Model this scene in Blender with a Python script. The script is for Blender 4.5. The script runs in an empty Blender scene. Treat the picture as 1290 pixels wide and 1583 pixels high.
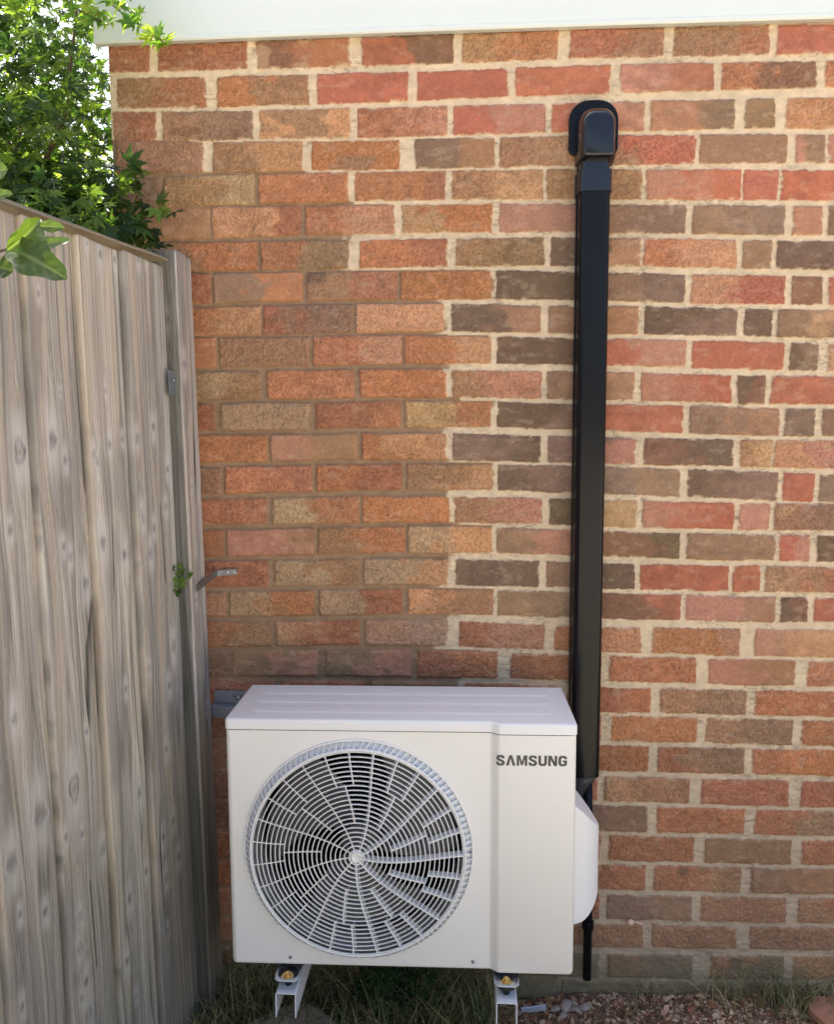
import bpy, bmesh, math, random
import numpy as np
from mathutils import Vector, Matrix, Quaternion
random.seed(7); rng = np.random.default_rng(7)
S = bpy.context.scene
col = S.collection
# ------------------------------------------------------------------ camera
cam = bpy.data.cameras.new('camera'); co = bpy.data.objects.new('camera', cam); col.objects.link(co)
YAW, PIT, ROL, FPX = -0.0565902, -0.1003976, 0.0046379, 1250.0
fw = Vector((math.sin(YAW)*math.cos(PIT), math.cos(YAW)*math.cos(PIT), math.sin(PIT)))
rt = Vector((math.cos(YAW), -math.sin(YAW), 0)); up = rt.cross(fw)
r2 = math.cos(ROL)*rt + math.sin(ROL)*up; u2 = -math.sin(ROL)*rt + math.cos(ROL)*up
M = Matrix((r2, u2, -fw)).transposed().to_4x4(); M.translation = (0.831414, -1.921391, 1.417432)
co.matrix_world = M
cam.sensor_fit = 'VERTICAL'; cam.sensor_height = 24; cam.lens = 24*FPX/1583
cam.clip_start = 0.05; cam.clip_end = 500
S.camera = co
# ------------------------------------------------------------------ light
SUN_EL, SUN_AZ = math.radians(60), math.radians(-40)     # azimuth from +Y (behind the wall) towards -X
w = bpy.data.worlds.new('World'); S.world = w; w.use_nodes = True
nt = w.node_tree; bg = nt.nodes['Background']
sky = nt.nodes.new('ShaderNodeTexSky'); sky.sky_type = 'NISHITA'; sky.sun_disc = False
sky.sun_elevation = SUN_EL; sky.sun_rotation = SUN_AZ; sky.air_density = .8; sky.dust_density = 4.6; sky.ozone_density = .45
nt.links.new(sky.outputs[0], bg.inputs[0]); bg.inputs[1].default_value = 0.15
sl = bpy.data.lights.new('sun', 'SUN'); sl.energy = 4.0; sl.angle = math.radians(0.53); sl.color = (1, .95, .86)
so = bpy.data.objects.new('sun', sl); col.objects.link(so)
sd = Vector((math.sin(SUN_AZ)*math.cos(SUN_EL), math.cos(SUN_AZ)*math.cos(SUN_EL), math.sin(SUN_EL)))
so.rotation_euler = sd.to_track_quat('Z', 'Y').to_euler(); so.location = (-3, 4, 6)
vs = S.view_settings; vs.view_transform = 'Standard'; vs.look = 'None'; vs.exposure = 1.48; vs.gamma = 1; vs.use_curve_mapping = False
S.render.resolution_x = 835; S.render.resolution_y = 1024

# ------------------------------------------------------------------ helpers
def lin(c):
    c = np.asarray(c, float)/255.0
    return np.where(c <= .04045, c/12.92, ((c+.055)/1.055)**2.4)
def _tab(seed): return np.random.default_rng(seed).random((256, 256))
_T = {}
def vn(x, y, seed=0):
    if seed not in _T: _T[seed] = _tab(seed)
    T = _T[seed]; xi = np.floor(x).astype(int); yi = np.floor(y).astype(int)
    fx = x-xi; fy = y-yi; fx = fx*fx*(3-2*fx); fy = fy*fy*(3-2*fy)
    a = T[yi & 255, xi & 255]; b = T[yi & 255, (xi+1) & 255]; c = T[(yi+1) & 255, xi & 255]; d = T[(yi+1) & 255, (xi+1) & 255]
    return (a*(1-fx)+b*fx)*(1-fy)+(c*(1-fx)+d*fx)*fy
def fbm(x, y, seed=0, oct=3):
    s = 0; a = .5; t = 0
    for o in range(oct):
        s = s+a*vn(x*2**o+17*o, y*2**o+31*o, seed+o); t += a; a *= .5
    return s/t
def sst(a, b, x):
    t = np.clip((x-a)/(b-a), 0, 1); return t*t*(3-2*t)
def tag(o, label=None, cat=None, group=None, kind=None):
    if label: o['label'] = label
    if cat: o['category'] = cat
    if group: o['group'] = group
    if kind: o['kind'] = kind
    return o
def empty(name, loc, rot=(0, 0, 0)):
    o = bpy.data.objects.new(name, None); o.empty_display_size = .05; col.objects.link(o); o.location = loc; o.rotation_euler = rot; return o
class MB:
    """collects geometry for one mesh object"""
    def __init__(s): s.v = []; s.f = []; s.c = []
    def add(s, vs, fs, c=None):
        n = len(s.v); s.v += [tuple(p) for p in vs]; s.f += [tuple(i+n for i in f) for f in fs]
        if c is not None: s.c += [c]*len(vs)
        return n
    def box(s, x0, x1, y0, y1, z0, z1, c=None, M=None):
        P = [Vector((x, y, z)) for z in (z0, z1) for x, y in ((x0, y0), (x1, y0), (x1, y1), (x0, y1))]
        if M: P = [M @ p for p in P]
        s.add(P, [(0, 3, 2, 1), (4, 5, 6, 7), (0, 1, 5, 4), (1, 2, 6, 5), (2, 3, 7, 6), (3, 0, 4, 7)], c)
    def tube(s, pts, r, n=10, c=None, cap=True):
        pts = [Vector(p) for p in pts]; rs = r if isinstance(r, (list, tuple)) else [r]*len(pts)
        V = []; ref = None
        for i, p in enumerate(pts):
            t = (pts[min(i+1, len(pts)-1)]-pts[max(i-1, 0)]).normalized()
            if ref is None: ref = t.orthogonal().normalized()
            ref = (ref-t*ref.dot(t)).normalized(); b = t.cross(ref)
            V += [p+(ref*math.cos(a)+b*math.sin(a))*rs[i] for a in [2*math.pi*k/n for k in range(n)]]
        F = [(i*n+k, i*n+(k+1) % n, (i+1)*n+(k+1) % n, (i+1)*n+k) for i in range(len(pts)-1) for k in range(n)]
        if cap: F += [tuple(range(n))[::-1], tuple((len(pts)-1)*n+k for k in range(n))]
        s.add(V, F, c)
    def lathe(s, prof, n=24, origin=(0, 0, 0), axis='Y', c=None):
        """prof: (radius, along axis)"""
        V = []
        for r, h in prof:
            for k in range(n):
                a = 2*math.pi*k/n
                p = (r*math.cos(a), h, r*math.sin(a)) if axis == 'Y' else (r*math.cos(a), r*math.sin(a), h)
                V.append((p[0]+origin[0], p[1]+origin[1], p[2]+origin[2]))
        F = [(i*n+k, i*n+(k+1) % n, (i+1)*n+(k+1) % n, (i+1)*n+k) for i in range(len(prof)-1) for k in range(n)]
        F += [tuple(range(n)), tuple((len(prof)-1)*n+k for k in range(n))[::-1]]
        s.add(V, F, c)
    def build(s, name, mat, parent=None, smooth=False, bevel=0, recalc=True, sub=0):
        m = bpy.data.meshes.new(name); m.from_pydata(s.v, [], s.f)
        if s.c:
            a = m.color_attributes.new('Col', 'FLOAT_COLOR', 'POINT')
            a.data.foreach_set('color', np.array([(c[0], c[1], c[2], 1) for c in s.c], np.float32).ravel())
        if recalc:
            b = bmesh.new(); b.from_mesh(m); bmesh.ops.recalc_face_normals(b, faces=b.faces); b.to_mesh(m); b.free()
        return link(name, m, mat, parent, smooth, bevel)
def link(name, m, mat, parent=None, smooth=False, bevel=0):
    if mat: m.materials.append(mat)
    if smooth: m.polygons.foreach_set('use_smooth', [True]*len(m.polygons))
    o = bpy.data.objects.new(name, m); col.objects.link(o)
    if parent: o.parent = parent
    if bevel:
        md = o.modifiers.new('bevel', 'BEVEL'); md.width = bevel; md.segments = 3; md.limit_method = 'ANGLE'; md.angle_limit = math.radians(40)
        md.harden_normals = False
        m.polygons.foreach_set('use_smooth', [True]*len(m.polygons))
        try: m.set_sharp_from_angle(angle=math.radians(35))
        except Exception: pass
    return o
def grid_mesh(name, X, Y, Z, C=None, alpha=None, flip=False):
    """X,Y,Z 2-D arrays (rows, cols)"""
    h, wd = X.shape; m = bpy.data.meshes.new(name)
    co_ = np.stack([X, Y, Z], -1).reshape(-1, 3).astype(np.float32)
    i = np.arange(h*wd).reshape(h, wd); q = np.stack([i[:-1, :-1], i[:-1, 1:], i[1:, 1:], i[1:, :-1]], -1).reshape(-1, 4)
    if flip: q = q[:, ::-1]
    m.vertices.add(len(co_)); m.vertices.foreach_set('co', co_.ravel())
    m.loops.add(q.size); m.loops.foreach_set('vertex_index', q.ravel().astype(np.int32))
    m.polygons.add(len(q)); m.polygons.foreach_set('loop_start', (np.arange(len(q))*4).astype(np.int32))
    m.polygons.foreach_set('use_smooth', np.ones(len(q), bool))
    m.update(calc_edges=True)
    if C is not None:
        a = m.color_attributes.new('Col', 'FLOAT_COLOR', 'POINT')
        cc = np.concatenate([C.reshape(-1, 3), np.ones((h*wd, 1)) if alpha is None else alpha.reshape(-1, 1)], 1).astype(np.float32)
        a.data.foreach_set('color', cc.ravel())
    return m
def mat(name, color=None, rough=.6, metal=0, attr=False, nscale=0, namt=.1, bscale=0, bamt=.1, bdist=.001, spec=.5, trans=0, coat=0, tsat=None, stretch=None):
    m = bpy.data.materials.new(name); m.use_nodes = True; t = m.node_tree; P = t.nodes['Principled BSDF']
    P.inputs['Roughness'].default_value = rough; P.inputs['Metallic'].default_value = metal
    P.inputs['Specular IOR Level'].default_value = spec; P.inputs['Coat Weight'].default_value = coat
    tc = t.nodes.new('ShaderNodeTexCoord'); vec = tc.outputs['Object']
    if stretch:
        mp = t.nodes.new('ShaderNodeMapping'); mp.inputs['Scale'].default_value = stretch; t.links.new(vec, mp.inputs[0]); vec = mp.outputs[0]
    if attr:
        a = t.nodes.new('ShaderNodeVertexColor'); a.layer_name = 'Col'; c = a.outputs[0]
    else:
        a = t.nodes.new('ShaderNodeRGB'); a.outputs[0].default_value = (*color, 1); c = a.outputs[0]
    if nscale:
        n = t.nodes.new('ShaderNodeTexNoise'); n.inputs['Scale'].default_value = nscale; n.inputs['Detail'].default_value = 6; n.inputs['Roughness'].default_value = .65
        t.links.new(vec, n.inputs['Vector'])
        r = t.nodes.new('ShaderNodeMapRange'); r.inputs[1].default_value = .25; r.inputs[2].default_value = .75; r.inputs[3].default_value = 1-namt; r.inputs[4].default_value = 1+namt
        t.links.new(n.outputs[0], r.inputs[0])
        x = t.nodes.new('ShaderNodeVectorMath'); x.operation = 'SCALE'; t.links.new(c, x.inputs[0]); t.links.new(r.outputs[0], x.inputs['Scale']); c = x.outputs[0]
    t.links.new(c, P.inputs['Base Color'])
    if bscale:
        n = t.nodes.new('ShaderNodeTexNoise'); n.inputs['Scale'].default_value = bscale; n.inputs['Detail'].default_value = 5
        t.links.new(vec, n.inputs['Vector'])
        b = t.nodes.new('ShaderNodeBump'); b.inputs['Strength'].default_value = bamt; b.inputs['Distance'].default_value = bdist
        t.links.new(n.outputs[0], b.inputs['Height']); t.links.new(b.outputs[0], P.inputs['Normal'])
    if trans:
        tr = t.nodes.new('ShaderNodeBsdfTranslucent'); g = t.nodes.new('ShaderNodeVectorMath'); g.operation = 'MULTIPLY'; g.inputs[1].default_value = tsat or (1.9, 1.7, .5)
        t.links.new(c, g.inputs[0]); t.links.new(g.outputs[0], tr.inputs[0])
        mx = t.nodes.new('ShaderNodeMixShader'); mx.inputs[0].default_value = trans
        t.links.new(P.outputs[0], mx.inputs[1]); t.links.new(tr.outputs[0], mx.inputs[2])
        t.links.new(mx.outputs[0], t.nodes['Material Output'].inputs[0])
    return m
COURSES = [
 (-255,-257,"0 99 2241 2302 2241 2302 MM;118 326 2241 2302 2242 2303 MM;350 563 2242 2303 2244 2305 XM;591 801 2244 2305 2245 2307 RX;821 1034 2245 2308 2250 2312 TM;1061 1269 2251 2313 2250 2312 MT;1291 1498 2250 2312 2250 2311 TM;1515 1719 2250 2311 2249 2308 RR"),
 (-258,-261,"19 229 2162 2227 2160 2227 TM;255 469 2160 2227 2161 2227 OT;488 697 2161 2227 2165 2228 RR;717 924 2165 2228 2171 2231 RR;942 1151 2171 2232 2174 2235 RR;1174 1381 2174 2235 2176 2235 PM;1398 1604 2176 2235 2178 2234 MX;1622 1820 2178 2234 2176 2232 OX"),
 (-262,109,"7 109 2086 2153 2086 2152 TM;124 337 2086 2152 2087 2150 TB;352 564 2087 2150 2086 2151 LL;582 788 2086 2151 2088 2153 MP;802 1010 2089 2153 2092 2154 RP;1023 1232 2092 2154 2091 2155 RP;1245 1430 2091 2155 2093 2156 PV;1452 1519 2093 2156 2093 2156 BB;1542 1728 2092 2156 2088 2154 LO"),
 (199,454,"11 219 2017 2087 2015 2083 TT;242 452 2015 2082 2014 2080 TL;474 677 2015 2080 2016 2080 OO;714 896 2016 2081 2017 2082 VT;908 1110 2017 2082 2019 2083 TF;1125 1346 2019 2083 2019 2081 TR;1355 1548 2018 2081 2017 2079 BB;1569 1631 2017 2078 2017 2078 PB;1640 1844 2017 2078 2015 2076 PP"),
 (456,551,"11 115 1929 2001 1934 2003 BB;124 338 1935 2004 1943 2008 TW;349 559 1943 2008 1944 2010 OO;575 784 1945 2010 1947 2011 OM;799 1008 1947 2011 1946 2010 TF;1017 1230 1945 2010 1942 2008 TT;1240 1451 1942 2007 1939 2005 PR;1456 1532 1939 2005 1938 2003 RR;1539 1752 1938 2003 1934 1997 RP"),
 (659,551,"15 232 1860 1934 1865 1935 BT;237 448 1866 1935 1871 1936 LM;459 667 1871 1936 1872 1936 OL;685 892 1873 1936 1873 1936 FO;908 1114 1873 1936 1870 1933 PP;1129 1332 1870 1932 1866 1928 BV;1346 1552 1865 1928 1861 1925 BV;1569 1633 1861 1924 1860 1923 PP;1645 1840 1859 1923 1857 1919 VV"),
 (558,558,"128 343 1790 1854 1792 1856 TO;352 560 1793 1856 1795 1857 MB;586 790 1795 1857 1797 1859 OM;810 1014 1797 1859 1797 1860 TB;1028 1233 1797 1860 1794 1856 DT;1240 1449 1794 1856 1788 1851 OL;1460 1525 1787 1850 1786 1849 BB;1536 1747 1786 1848 1783 1843 DV"),
 (885,766,"13 231 1714 1782 1716 1784 MM;238 450 1717 1784 1720 1785 BO;462 673 1720 1785 1722 1787 TM;682 891 1722 1787 1722 1786 OO;903 1118 1722 1786 1718 1781 DD;1133 1335 1718 1781 1712 1775 BV;1349 1559 1711 1775 1708 1770 LR;1573 1643 1707 1770 1707 1769 XX;1656 1864 1707 1768 1706 1766 RR"),
 (781,763,"132 349 1640 1704 1642 1708 OL;356 567 1642 1708 1646 1712 MB;578 782 1646 1712 1649 1712 LL;800 1007 1649 1712 1645 1706 DT;1025 1233 1645 1705 1641 1704 BT;1247 1457 1641 1704 1637 1698 DV;1473 1533 1637 1697 1635 1696 DD;1545 1756 1635 1696 1630 1693 BF"),
 (890,789,"31 240 1560 1635 1566 1635 XM;248 465 1566 1635 1571 1637 TT;474 684 1571 1637 1574 1639 OL;690 895 1574 1639 1575 1636 OL;908 1119 1575 1636 1571 1632 DD;1134 1342 1571 1631 1565 1628 RP;1356 1564 1564 1627 1560 1621 RR;1577 1642 1560 1621 1559 1619 DV;1662 1860 1559 1618 1558 1614 FF"),
 (785,798,"133 346 1489 1552 1491 1556 WT;363 571 1491 1557 1495 1560 OO;586 790 1496 1561 1496 1560 OO;803 1012 1496 1560 1493 1557 TP;1025 1228 1493 1557 1490 1553 BT;1243 1449 1490 1553 1484 1547 PR;1463 1526 1483 1547 1482 1546 DX;1538 1750 1482 1546 1481 1546 RR"),
 (891,794,"26 235 1414 1474 1416 1478 MM;252 464 1416 1478 1421 1483 WW;479 683 1421 1483 1426 1486 MO;694 895 1426 1487 1426 1486 FM;910 1120 1426 1485 1421 1481 DV;1135 1341 1421 1480 1414 1478 RR;1356 1560 1414 1478 1409 1472 BT;1572 1642 1409 1472 1409 1470 VV;1658 1855 1409 1470 1408 1467 BB"),
 (788,794,"151 360 1338 1403 1343 1405 OO;369 580 1343 1405 1348 1409 PT;591 791 1348 1410 1350 1411 OL;806 1013 1349 1411 1344 1406 VD;1030 1235 1344 1406 1341 1402 VP;1255 1459 1341 1402 1338 1400 XD;1474 1548 1338 1400 1336 1399 TF;1553 1759 1336 1399 1334 1397 LP"),
 (899,800,"32 245 1260 1322 1264 1326 TT;256 469 1264 1327 1271 1333 OM;481 687 1271 1333 1278 1338 OM;699 900 1279 1339 1277 1339 TL;914 1120 1277 1339 1271 1335 DV;1135 1341 1271 1335 1267 1332 VB;1359 1564 1267 1331 1259 1324 DV;1576 1647 1259 1324 1257 1322 RR;1658 1865 1257 1321 1253 1318 VP"),
 (795,808,"147 359 1186 1247 1191 1252 MM;373 583 1191 1252 1196 1259 WM;592 800 1197 1259 1199 1261 OO;812 1019 1199 1261 1198 1259 TP;1036 1243 1197 1259 1191 1255 DF;1257 1467 1191 1255 1190 1252 PR;1479 1550 1190 1252 1190 1252 PP;1560 1767 1190 1252 1191 1253 TB"),
 (901,793,"35 250 1104 1168 1109 1174 PM;259 472 1109 1174 1117 1181 PT;483 693 1118 1181 1126 1188 TO;701 904 1126 1189 1127 1189 WL;915 1123 1127 1189 1124 1183 BP;1138 1345 1123 1182 1119 1180 XD;1361 1565 1118 1180 1116 1178 BB;1576 1645 1116 1178 1117 1177 RP;1661 1859 1117 1177 1118 1176 DD"),
 (797,789,"151 360 1032 1093 1038 1100 MM;376 582 1039 1100 1045 1107 WT;596 798 1045 1108 1048 1111 WL;817 1017 1048 1110 1045 1108 DD;1034 1242 1045 1108 1044 1104 BD;1254 1462 1044 1104 1042 1104 RR;1472 1535 1042 1104 1042 1104 RR;1547 1746 1042 1104 1044 1103 TM"),
 (903,794,"40 251 952 1011 960 1020 TT;261 473 960 1020 968 1029 WO;485 687 968 1029 975 1035 WM;702 908 975 1036 975 1037 LT;918 1125 975 1037 971 1034 BV;1140 1352 971 1034 971 1032 XR;1364 1574 971 1032 970 1030 PT;1587 1648 971 1030 972 1030 DX;1662 1868 972 1030 976 1032 RR"),
 (795,783,"156 363 881 944 888 949 MT;377 583 889 949 896 957 FM;598 798 896 958 897 959 FW;827 1031 896 958 892 953 MP;1055 1262 892 952 889 951 MP;1289 1494 889 951 887 952 OP;1527 1725 887 952 888 954 PL"),
 (918,819,"48 260 803 867 809 873 TB;268 479 810 874 815 881 BP;500 710 815 881 818 885 BP;727 921 819 885 820 883 MO;953 1169 820 882 819 880 MM;1189 1394 819 880 817 879 OO;1424 1628 816 879 816 878 PT;1655 1863 816 877 818 878 MM"),
 (818,1063,"164 372 731 796 734 799 MM;388 594 735 800 737 803 MM;610 821 738 803 740 807 BB;843 1062 740 806 740 803 MM;1089 1290 740 803 742 802 MO;1313 1518 742 802 742 803 TB;1537 1734 742 803 741 805 OO"),
 (1064,1065,"54 268 646 712 652 717 XX;281 493 652 717 658 723 MM;505 717 658 723 664 728 MM;733 946 665 729 667 731 MM;965 1174 667 731 668 732 MM;1198 1403 668 732 671 733 OO;1424 1628 671 733 670 731 TB;1649 1857 669 731 668 731 MM"),
 (1066,1067,"168 381 570 638 577 643 XX;395 605 577 644 583 650 MM;621 832 584 650 589 655 MM;848 1066 590 655 591 656 MM;1084 1290 592 656 594 657 MM;1311 1519 594 657 595 659 MB;1537 1742 595 659 596 660 MO"),
 (1067,1068,"58 274 489 555 496 562 XX;295 500 496 562 503 568 MM;516 726 503 569 510 575 MM;745 957 511 576 514 578 MM;976 1169 515 578 517 580 MM;1186 1391 517 580 517 580 FT;1419 1626 516 580 516 580 MM;1655 1867 516 580 520 582 MM"),
 (1069,1070,"170 384 416 481 423 487 XX;401 613 424 488 431 495 MM;629 838 431 495 438 501 MM;858 1069 438 501 439 503 MM;1088 1293 439 503 440 505 BV;1315 1526 440 505 442 506 MM;1550 1750 442 506 445 509 MB"),
 (1071,1072,"59 276 333 398 340 406 MM;293 499 341 406 349 413 MM;515 726 349 414 357 421 MM;746 959 357 422 362 426 MM;978 1181 362 426 364 429 MM;1200 1408 364 429 366 430 MM;1433 1640 367 430 369 431 BB;1664 1876 370 431 375 435 MM"),
 (1072,1073,"174 391 261 325 269 333 MM;407 621 270 333 278 341 MM;637 848 278 342 285 348 MM;864 1072 286 349 288 351 MM;1091 1292 288 351 290 355 MM;1312 1523 290 355 293 359 MT;1546 1758 293 359 297 361 BT"),
 (1074,1075,"61 278 178 243 186 251 MM;295 503 186 251 194 259 MM;519 732 194 259 202 267 MM;752 962 202 267 207 272 MM;981 1182 207 272 211 275 MM;1200 1408 211 275 214 279 VB;1430 1635 214 279 219 283 TT;1663 1869 219 283 227 289 TM"),
 (1076,1076,"176 394 107 170 114 177 MM;411 626 115 178 122 185 MM;642 855 123 185 130 192 MM;871 1072 130 192 134 195 TT;1088 1291 135 195 139 199 TT;1313 1520 140 199 145 204 TT;1551 1767 146 205 152 211 TT"),
 (1077,1078,"64 281 23 87 31 94 MM;297 505 31 95 38 102 MM;521 736 39 102 46 109 MM;752 964 47 109 52 114 TG;980 1186 52 114 56 118 BG;1206 1415 57 119 63 125 BG;1459 1636 65 126 72 132 TG;1658 1863 73 132 83 139 TT"),
 (1079,1079,"178 397 -41 16 -32 25 GG;414 631 -32 25 -23 33 GG;647 861 -23 34 -15 41 GG;877 1079 -14 41 -9 45 GG;1092 1300 -8 45 0 50 GG;1313 1517 0 50 9 57 GG;1537 1743 10 58 17 65 GG"),
]
# ------------------------------------------------------------------ brick building
building = empty('brick_building', (0.0, 0.0, 0.0))
tag(building, 'red and orange brick building wall with cream pointing and a white fascia along its top', 'building')
PAL = dict(O=(188,122,82), L=(200,146,106), R=(184,104,80), P=(186,130,106), B=(148,114,88), D=(106,84,66), V=(134,106,90), F=(188,146,108),
           T=(166,122,90), M=(172,110,80), X=(130,88,70), W=(182,148,116), G=(126,116,94))
PALB = {k: (lin(v)*.80+np.array([.37, .265, .17])*.20)*.96 for k, v in PAL.items()}
def brick_rows():
    rows = []
    for k, (p, b, s) in enumerate(COURSES):
        r = []
        for t in s.split(';'):
            a = t.split(); r.append([float(v) for v in a[:6]]+[a[6]])
        # carry the courses on to the right, out of the frame
        x = r[-1][1]+11
        while x < 3030:
            zb, zt = r[-1][4], r[-1][5]; cc = random.choice(['OO', 'MM', 'TB', 'RR', 'LO', 'BV', 'MT'])
            r.append([x, x+214, zb, zt, zb, zt, cc]); x += 225
        rows.append((p, b, r))
    return rows
ROWS = brick_rows()
def build_wall():
    st = 2.2
    xs = np.arange(-0.5, 3001, st); zs = np.arange(-60, 2345, st)
    X, Z = np.meshgrid(xs, zs)
    n1 = fbm(X/9, Z/9, 1, 3)-.5; n2 = fbm(X/9+50, Z/9+9, 5, 3)-.5
    n3 = fbm(X/45, Z/45, 11, 2)-.5; n4 = fbm(X/45+7, Z/45, 15, 2)-.5
    # where the mortar is new and cream
    new = np.zeros_like(X)
    zc = []
    for k, (p, b, r) in enumerate(ROWS):
        tops = (r[0][3]+r[-1][5])/2; bots = (r[0][2]+r[-1][4])/2; zc.append((tops, bots))
    for k, (p, b, r) in enumerate(ROWS):
        xa = np.array([q[0] for q in r]); 
        zt = np.interp(X[0], xa, [q[3] for q in r]); zb = np.interp(X[0], xa, [q[2] for q in r])
        zn = zb-14 if k == len(ROWS)-1 else np.interp(X[0], [q[0] for q in ROWS[k+1][2]], [q[3] for q in ROWS[k+1][2]])
        inc = (Z <= zt[None]+3) & (Z > zb[None]+1); inb = (Z <= zb[None]+1) & (Z > zn[None]-2)
        jit = n1*16+n3*30
        new = np.where(inc, sst(p-4, p+4, X+jit), new); new = np.where(inb, sst(b-10, b+14, X+jit*2), new)
        if k == 0: new = np.where(Z > zt[None], 1, new)
    D = np.full_like(X, -9.0); BC = np.zeros(X.shape+(3,)); BID = np.zeros_like(X)
    H = np.zeros_like(X)
    amp = 2.4+2.6*new
    XP = X+n1*amp+n3*5; ZP = Z+n2*amp*.9+n4*3.5
    bid = 0
    for k, (p, b, r) in enumerate(ROWS):
        for (x0, x1, zb0, zt0, zb1, zt1, cc) in r:
            bid += 1
            i0 = max(0, int((x0-12-xs[0])/st)); i1 = int((x1+12-xs[0])/st)+1
            j0 = max(0, int((min(zb0, zb1)-12-zs[0])/st)); j1 = int((max(zt0, zt1)+12-zs[0])/st)+1
            if i1 <= 0: continue
            sl_ = (slice(j0, j1), slice(i0, i1)); x = XP[sl_]; z = ZP[sl_]
            if x.size == 0: continue
            u = (x-x0)/(x1-x0); zb = zb0+(zb1-zb0)*u; zt = zt0+(zt1-zt0)*u
            rr = 4.0; x0 -= .8; x1 += .8; zb = zb-.9; zt = zt+.9
            dx = np.minimum(x-x0, x1-x)-rr; dz = np.minimum(z-zb, zt-z)-rr
            d = np.where((dx < 0) & (dz < 0), -np.hypot(np.minimum(dx, 0), np.minimum(dz, 0)), np.minimum(dx, dz))+rr
            better = d > D[sl_]
            rb = random.Random(bid*13+5)
            ca, cb = PALB[cc[0]], PALB[cc[1]]; br = rb.uniform(.9, 1.1)
            cut = rb.uniform(.35, .65); wd = rb.uniform(.06, .3); sk = rb.uniform(-.25, .25)
            v = (z-zb)/(zt-zb)
            w_ = sst(cut-wd, cut+wd, u+sk*(v-.5)+(fbm(X[sl_]/38+bid*3, Z[sl_]/30, 21, 2)-.5)*.7)[..., None]
            c = (ca*(1-w_)+cb*w_)*br
            hue = np.array([1, rb.uniform(.95, 1.05), rb.uniform(.92, 1.08)])
            c = c*hue
            # firing clouds with a shape of their own
            q = fbm(X[sl_]/26+bid*7, Z[sl_]/18+bid*3, 25, 3)
            c = c*(1+(q-.5)*rb.uniform(.2, .55))[..., None]
            if rb.random() < .09:
                e = sst(.62, .72, fbm(X[sl_]/60+bid, Z[sl_]/34, 29, 2))[..., None]; c = c*(1-e*.75)+PALB[rb.choice('DWXBF')]*e*.75
            pits = 0.0
            if cc[0] in 'FLTOW' and rb.random() < .6: pits = 1.0
            if pits:
                pn = vn(X[sl_]/2.6+bid*5, Z[sl_]/2.6, 33); pm = sst(.93, .97, pn)*sst(.45, .6, fbm(X[sl_]/50+bid*9, Z[sl_]/40, 35, 1))
                c = c*(1-pm*.75)[..., None]
            if cc[0] in 'DVXB':                                       # lime specks on the smooth dark bricks
                pn = sst(.955, .985, vn(X[sl_]/2.4+bid*11, Z[sl_]/2.4, 37)); c = c*(1-pn*.5)[..., None]+np.array([.6, .5, .38])*(pn*.5)[..., None]
            rough = 1.0 if cc[0] in 'OLTMWF' else .45
            h = rb.uniform(-1.0, 1.2)+(u-.5)*rb.uniform(-2, 2)+(v-.5)*rb.uniform(-1, 1)
            a3 = better[..., None]
            BC[sl_] = np.where(a3, c, BC[sl_]); H[sl_] = np.where(better, h, H[sl_]); BID[sl_] = np.where(better, rough, BID[sl_])
            D[sl_] = np.where(better, d, D[sl_])
    # creased, dragged face texture
    wr = 1-np.abs(fbm(X/6.5+n3*3, Z/5.5, 41, 2)-.5)*4; wr = np.clip(wr, 0, 1)**2
    wr2 = 1-np.abs(fbm(X/4.2, Z/4.6+n4*3, 45, 2)-.5)*4; wr2 = np.clip(wr2, 0, 1)**2
    fine = vn(X/2.3, Z/2.3, 49)-.5
    face = H+BID*(wr*2.0-wr2*2.4)+fine*.9+(fbm(X/16, Z/12, 51, 2)-.5)*3.2
    BC = BC*(1+BID*(wr*.28-wr2*.36)+fine*.14)[..., None]
    lime = sst(.58, .8, fbm(X/22, Z/11, 53, 4))[..., None]*.20; BC = BC*(1-lime)+np.array([.60, .47, .33])*lime
    m = sst(-.6, 1.5, D)
    edge = (1-sst(0, 6, D))*2.4
    # mortar
    mo = lin((160, 133, 106))*.90; mn = lin((222, 201, 170))*.88
    mlow = lin((190, 172, 148))*.95
    nw = new
    lowf = sst(950, 450, Z+n3*200)[..., None]*.75
    mc_new = mn*(1-lowf)+mlow*lowf
    mc = mo*(1-nw[..., None])+mc_new*nw[..., None]
    mn1 = fbm(X/15, Z/10, 61, 4); crk = sst(.05, .0, np.abs(fbm(X/30, Z/9, 65, 3)-.5))*(nw*.5+.2)*sst(.5, .62, fbm(X/120, Z/70, 68, 1))
    mc = mc*(1+(mn1-.5)*.42)[..., None]*(1-crk*.55)[..., None]
    deep = 7.0-2.6*nw
    mh = -deep+(fbm(X/20, Z/5, 71, 3)-.5)*4.2+(vn(X/3, Z/3, 75)-.5)*.6-crk*1.6-np.minimum(np.clip(-D, 0, 5), 4)*(.35-.25*nw)
    smear = nw*sst(.60, .72, fbm(X/22, Z/12, 79, 3))*(1-sst(0, 7, D))*(D > -.5)   # cream mortar smeared over arrises
    m = m*(1-smear*.85)
    Y = face*m+mh*(1-m)-edge*m
    C = BC*m[..., None]+mc*(1-m[..., None])
    # damp, mossy foot of the wall
    gz = Z+n3*70+(fbm(X/70, Z/30, 85, 2)-.5)*120
    damp = sst(170, 20, gz)[..., None]*.62; C = C*(1-damp)+lin((116, 108, 84))*damp
    dust = sst(480, 120, gz)[..., None]*.2; C = C*(1-dust)+lin((140, 118, 88))*dust
    soot = sst(.52, .75, fbm(X/220, Z/160, 91, 3))[..., None]*.10; C = C*(1-soot)
    Y = np.where(X < .6, 30.0, -Y)                      # +Y is into the wall
    Y = np.where(X > xs[-2]-.1, 34.0, Y); Xo = np.clip(X, 0.6, None)
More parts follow.
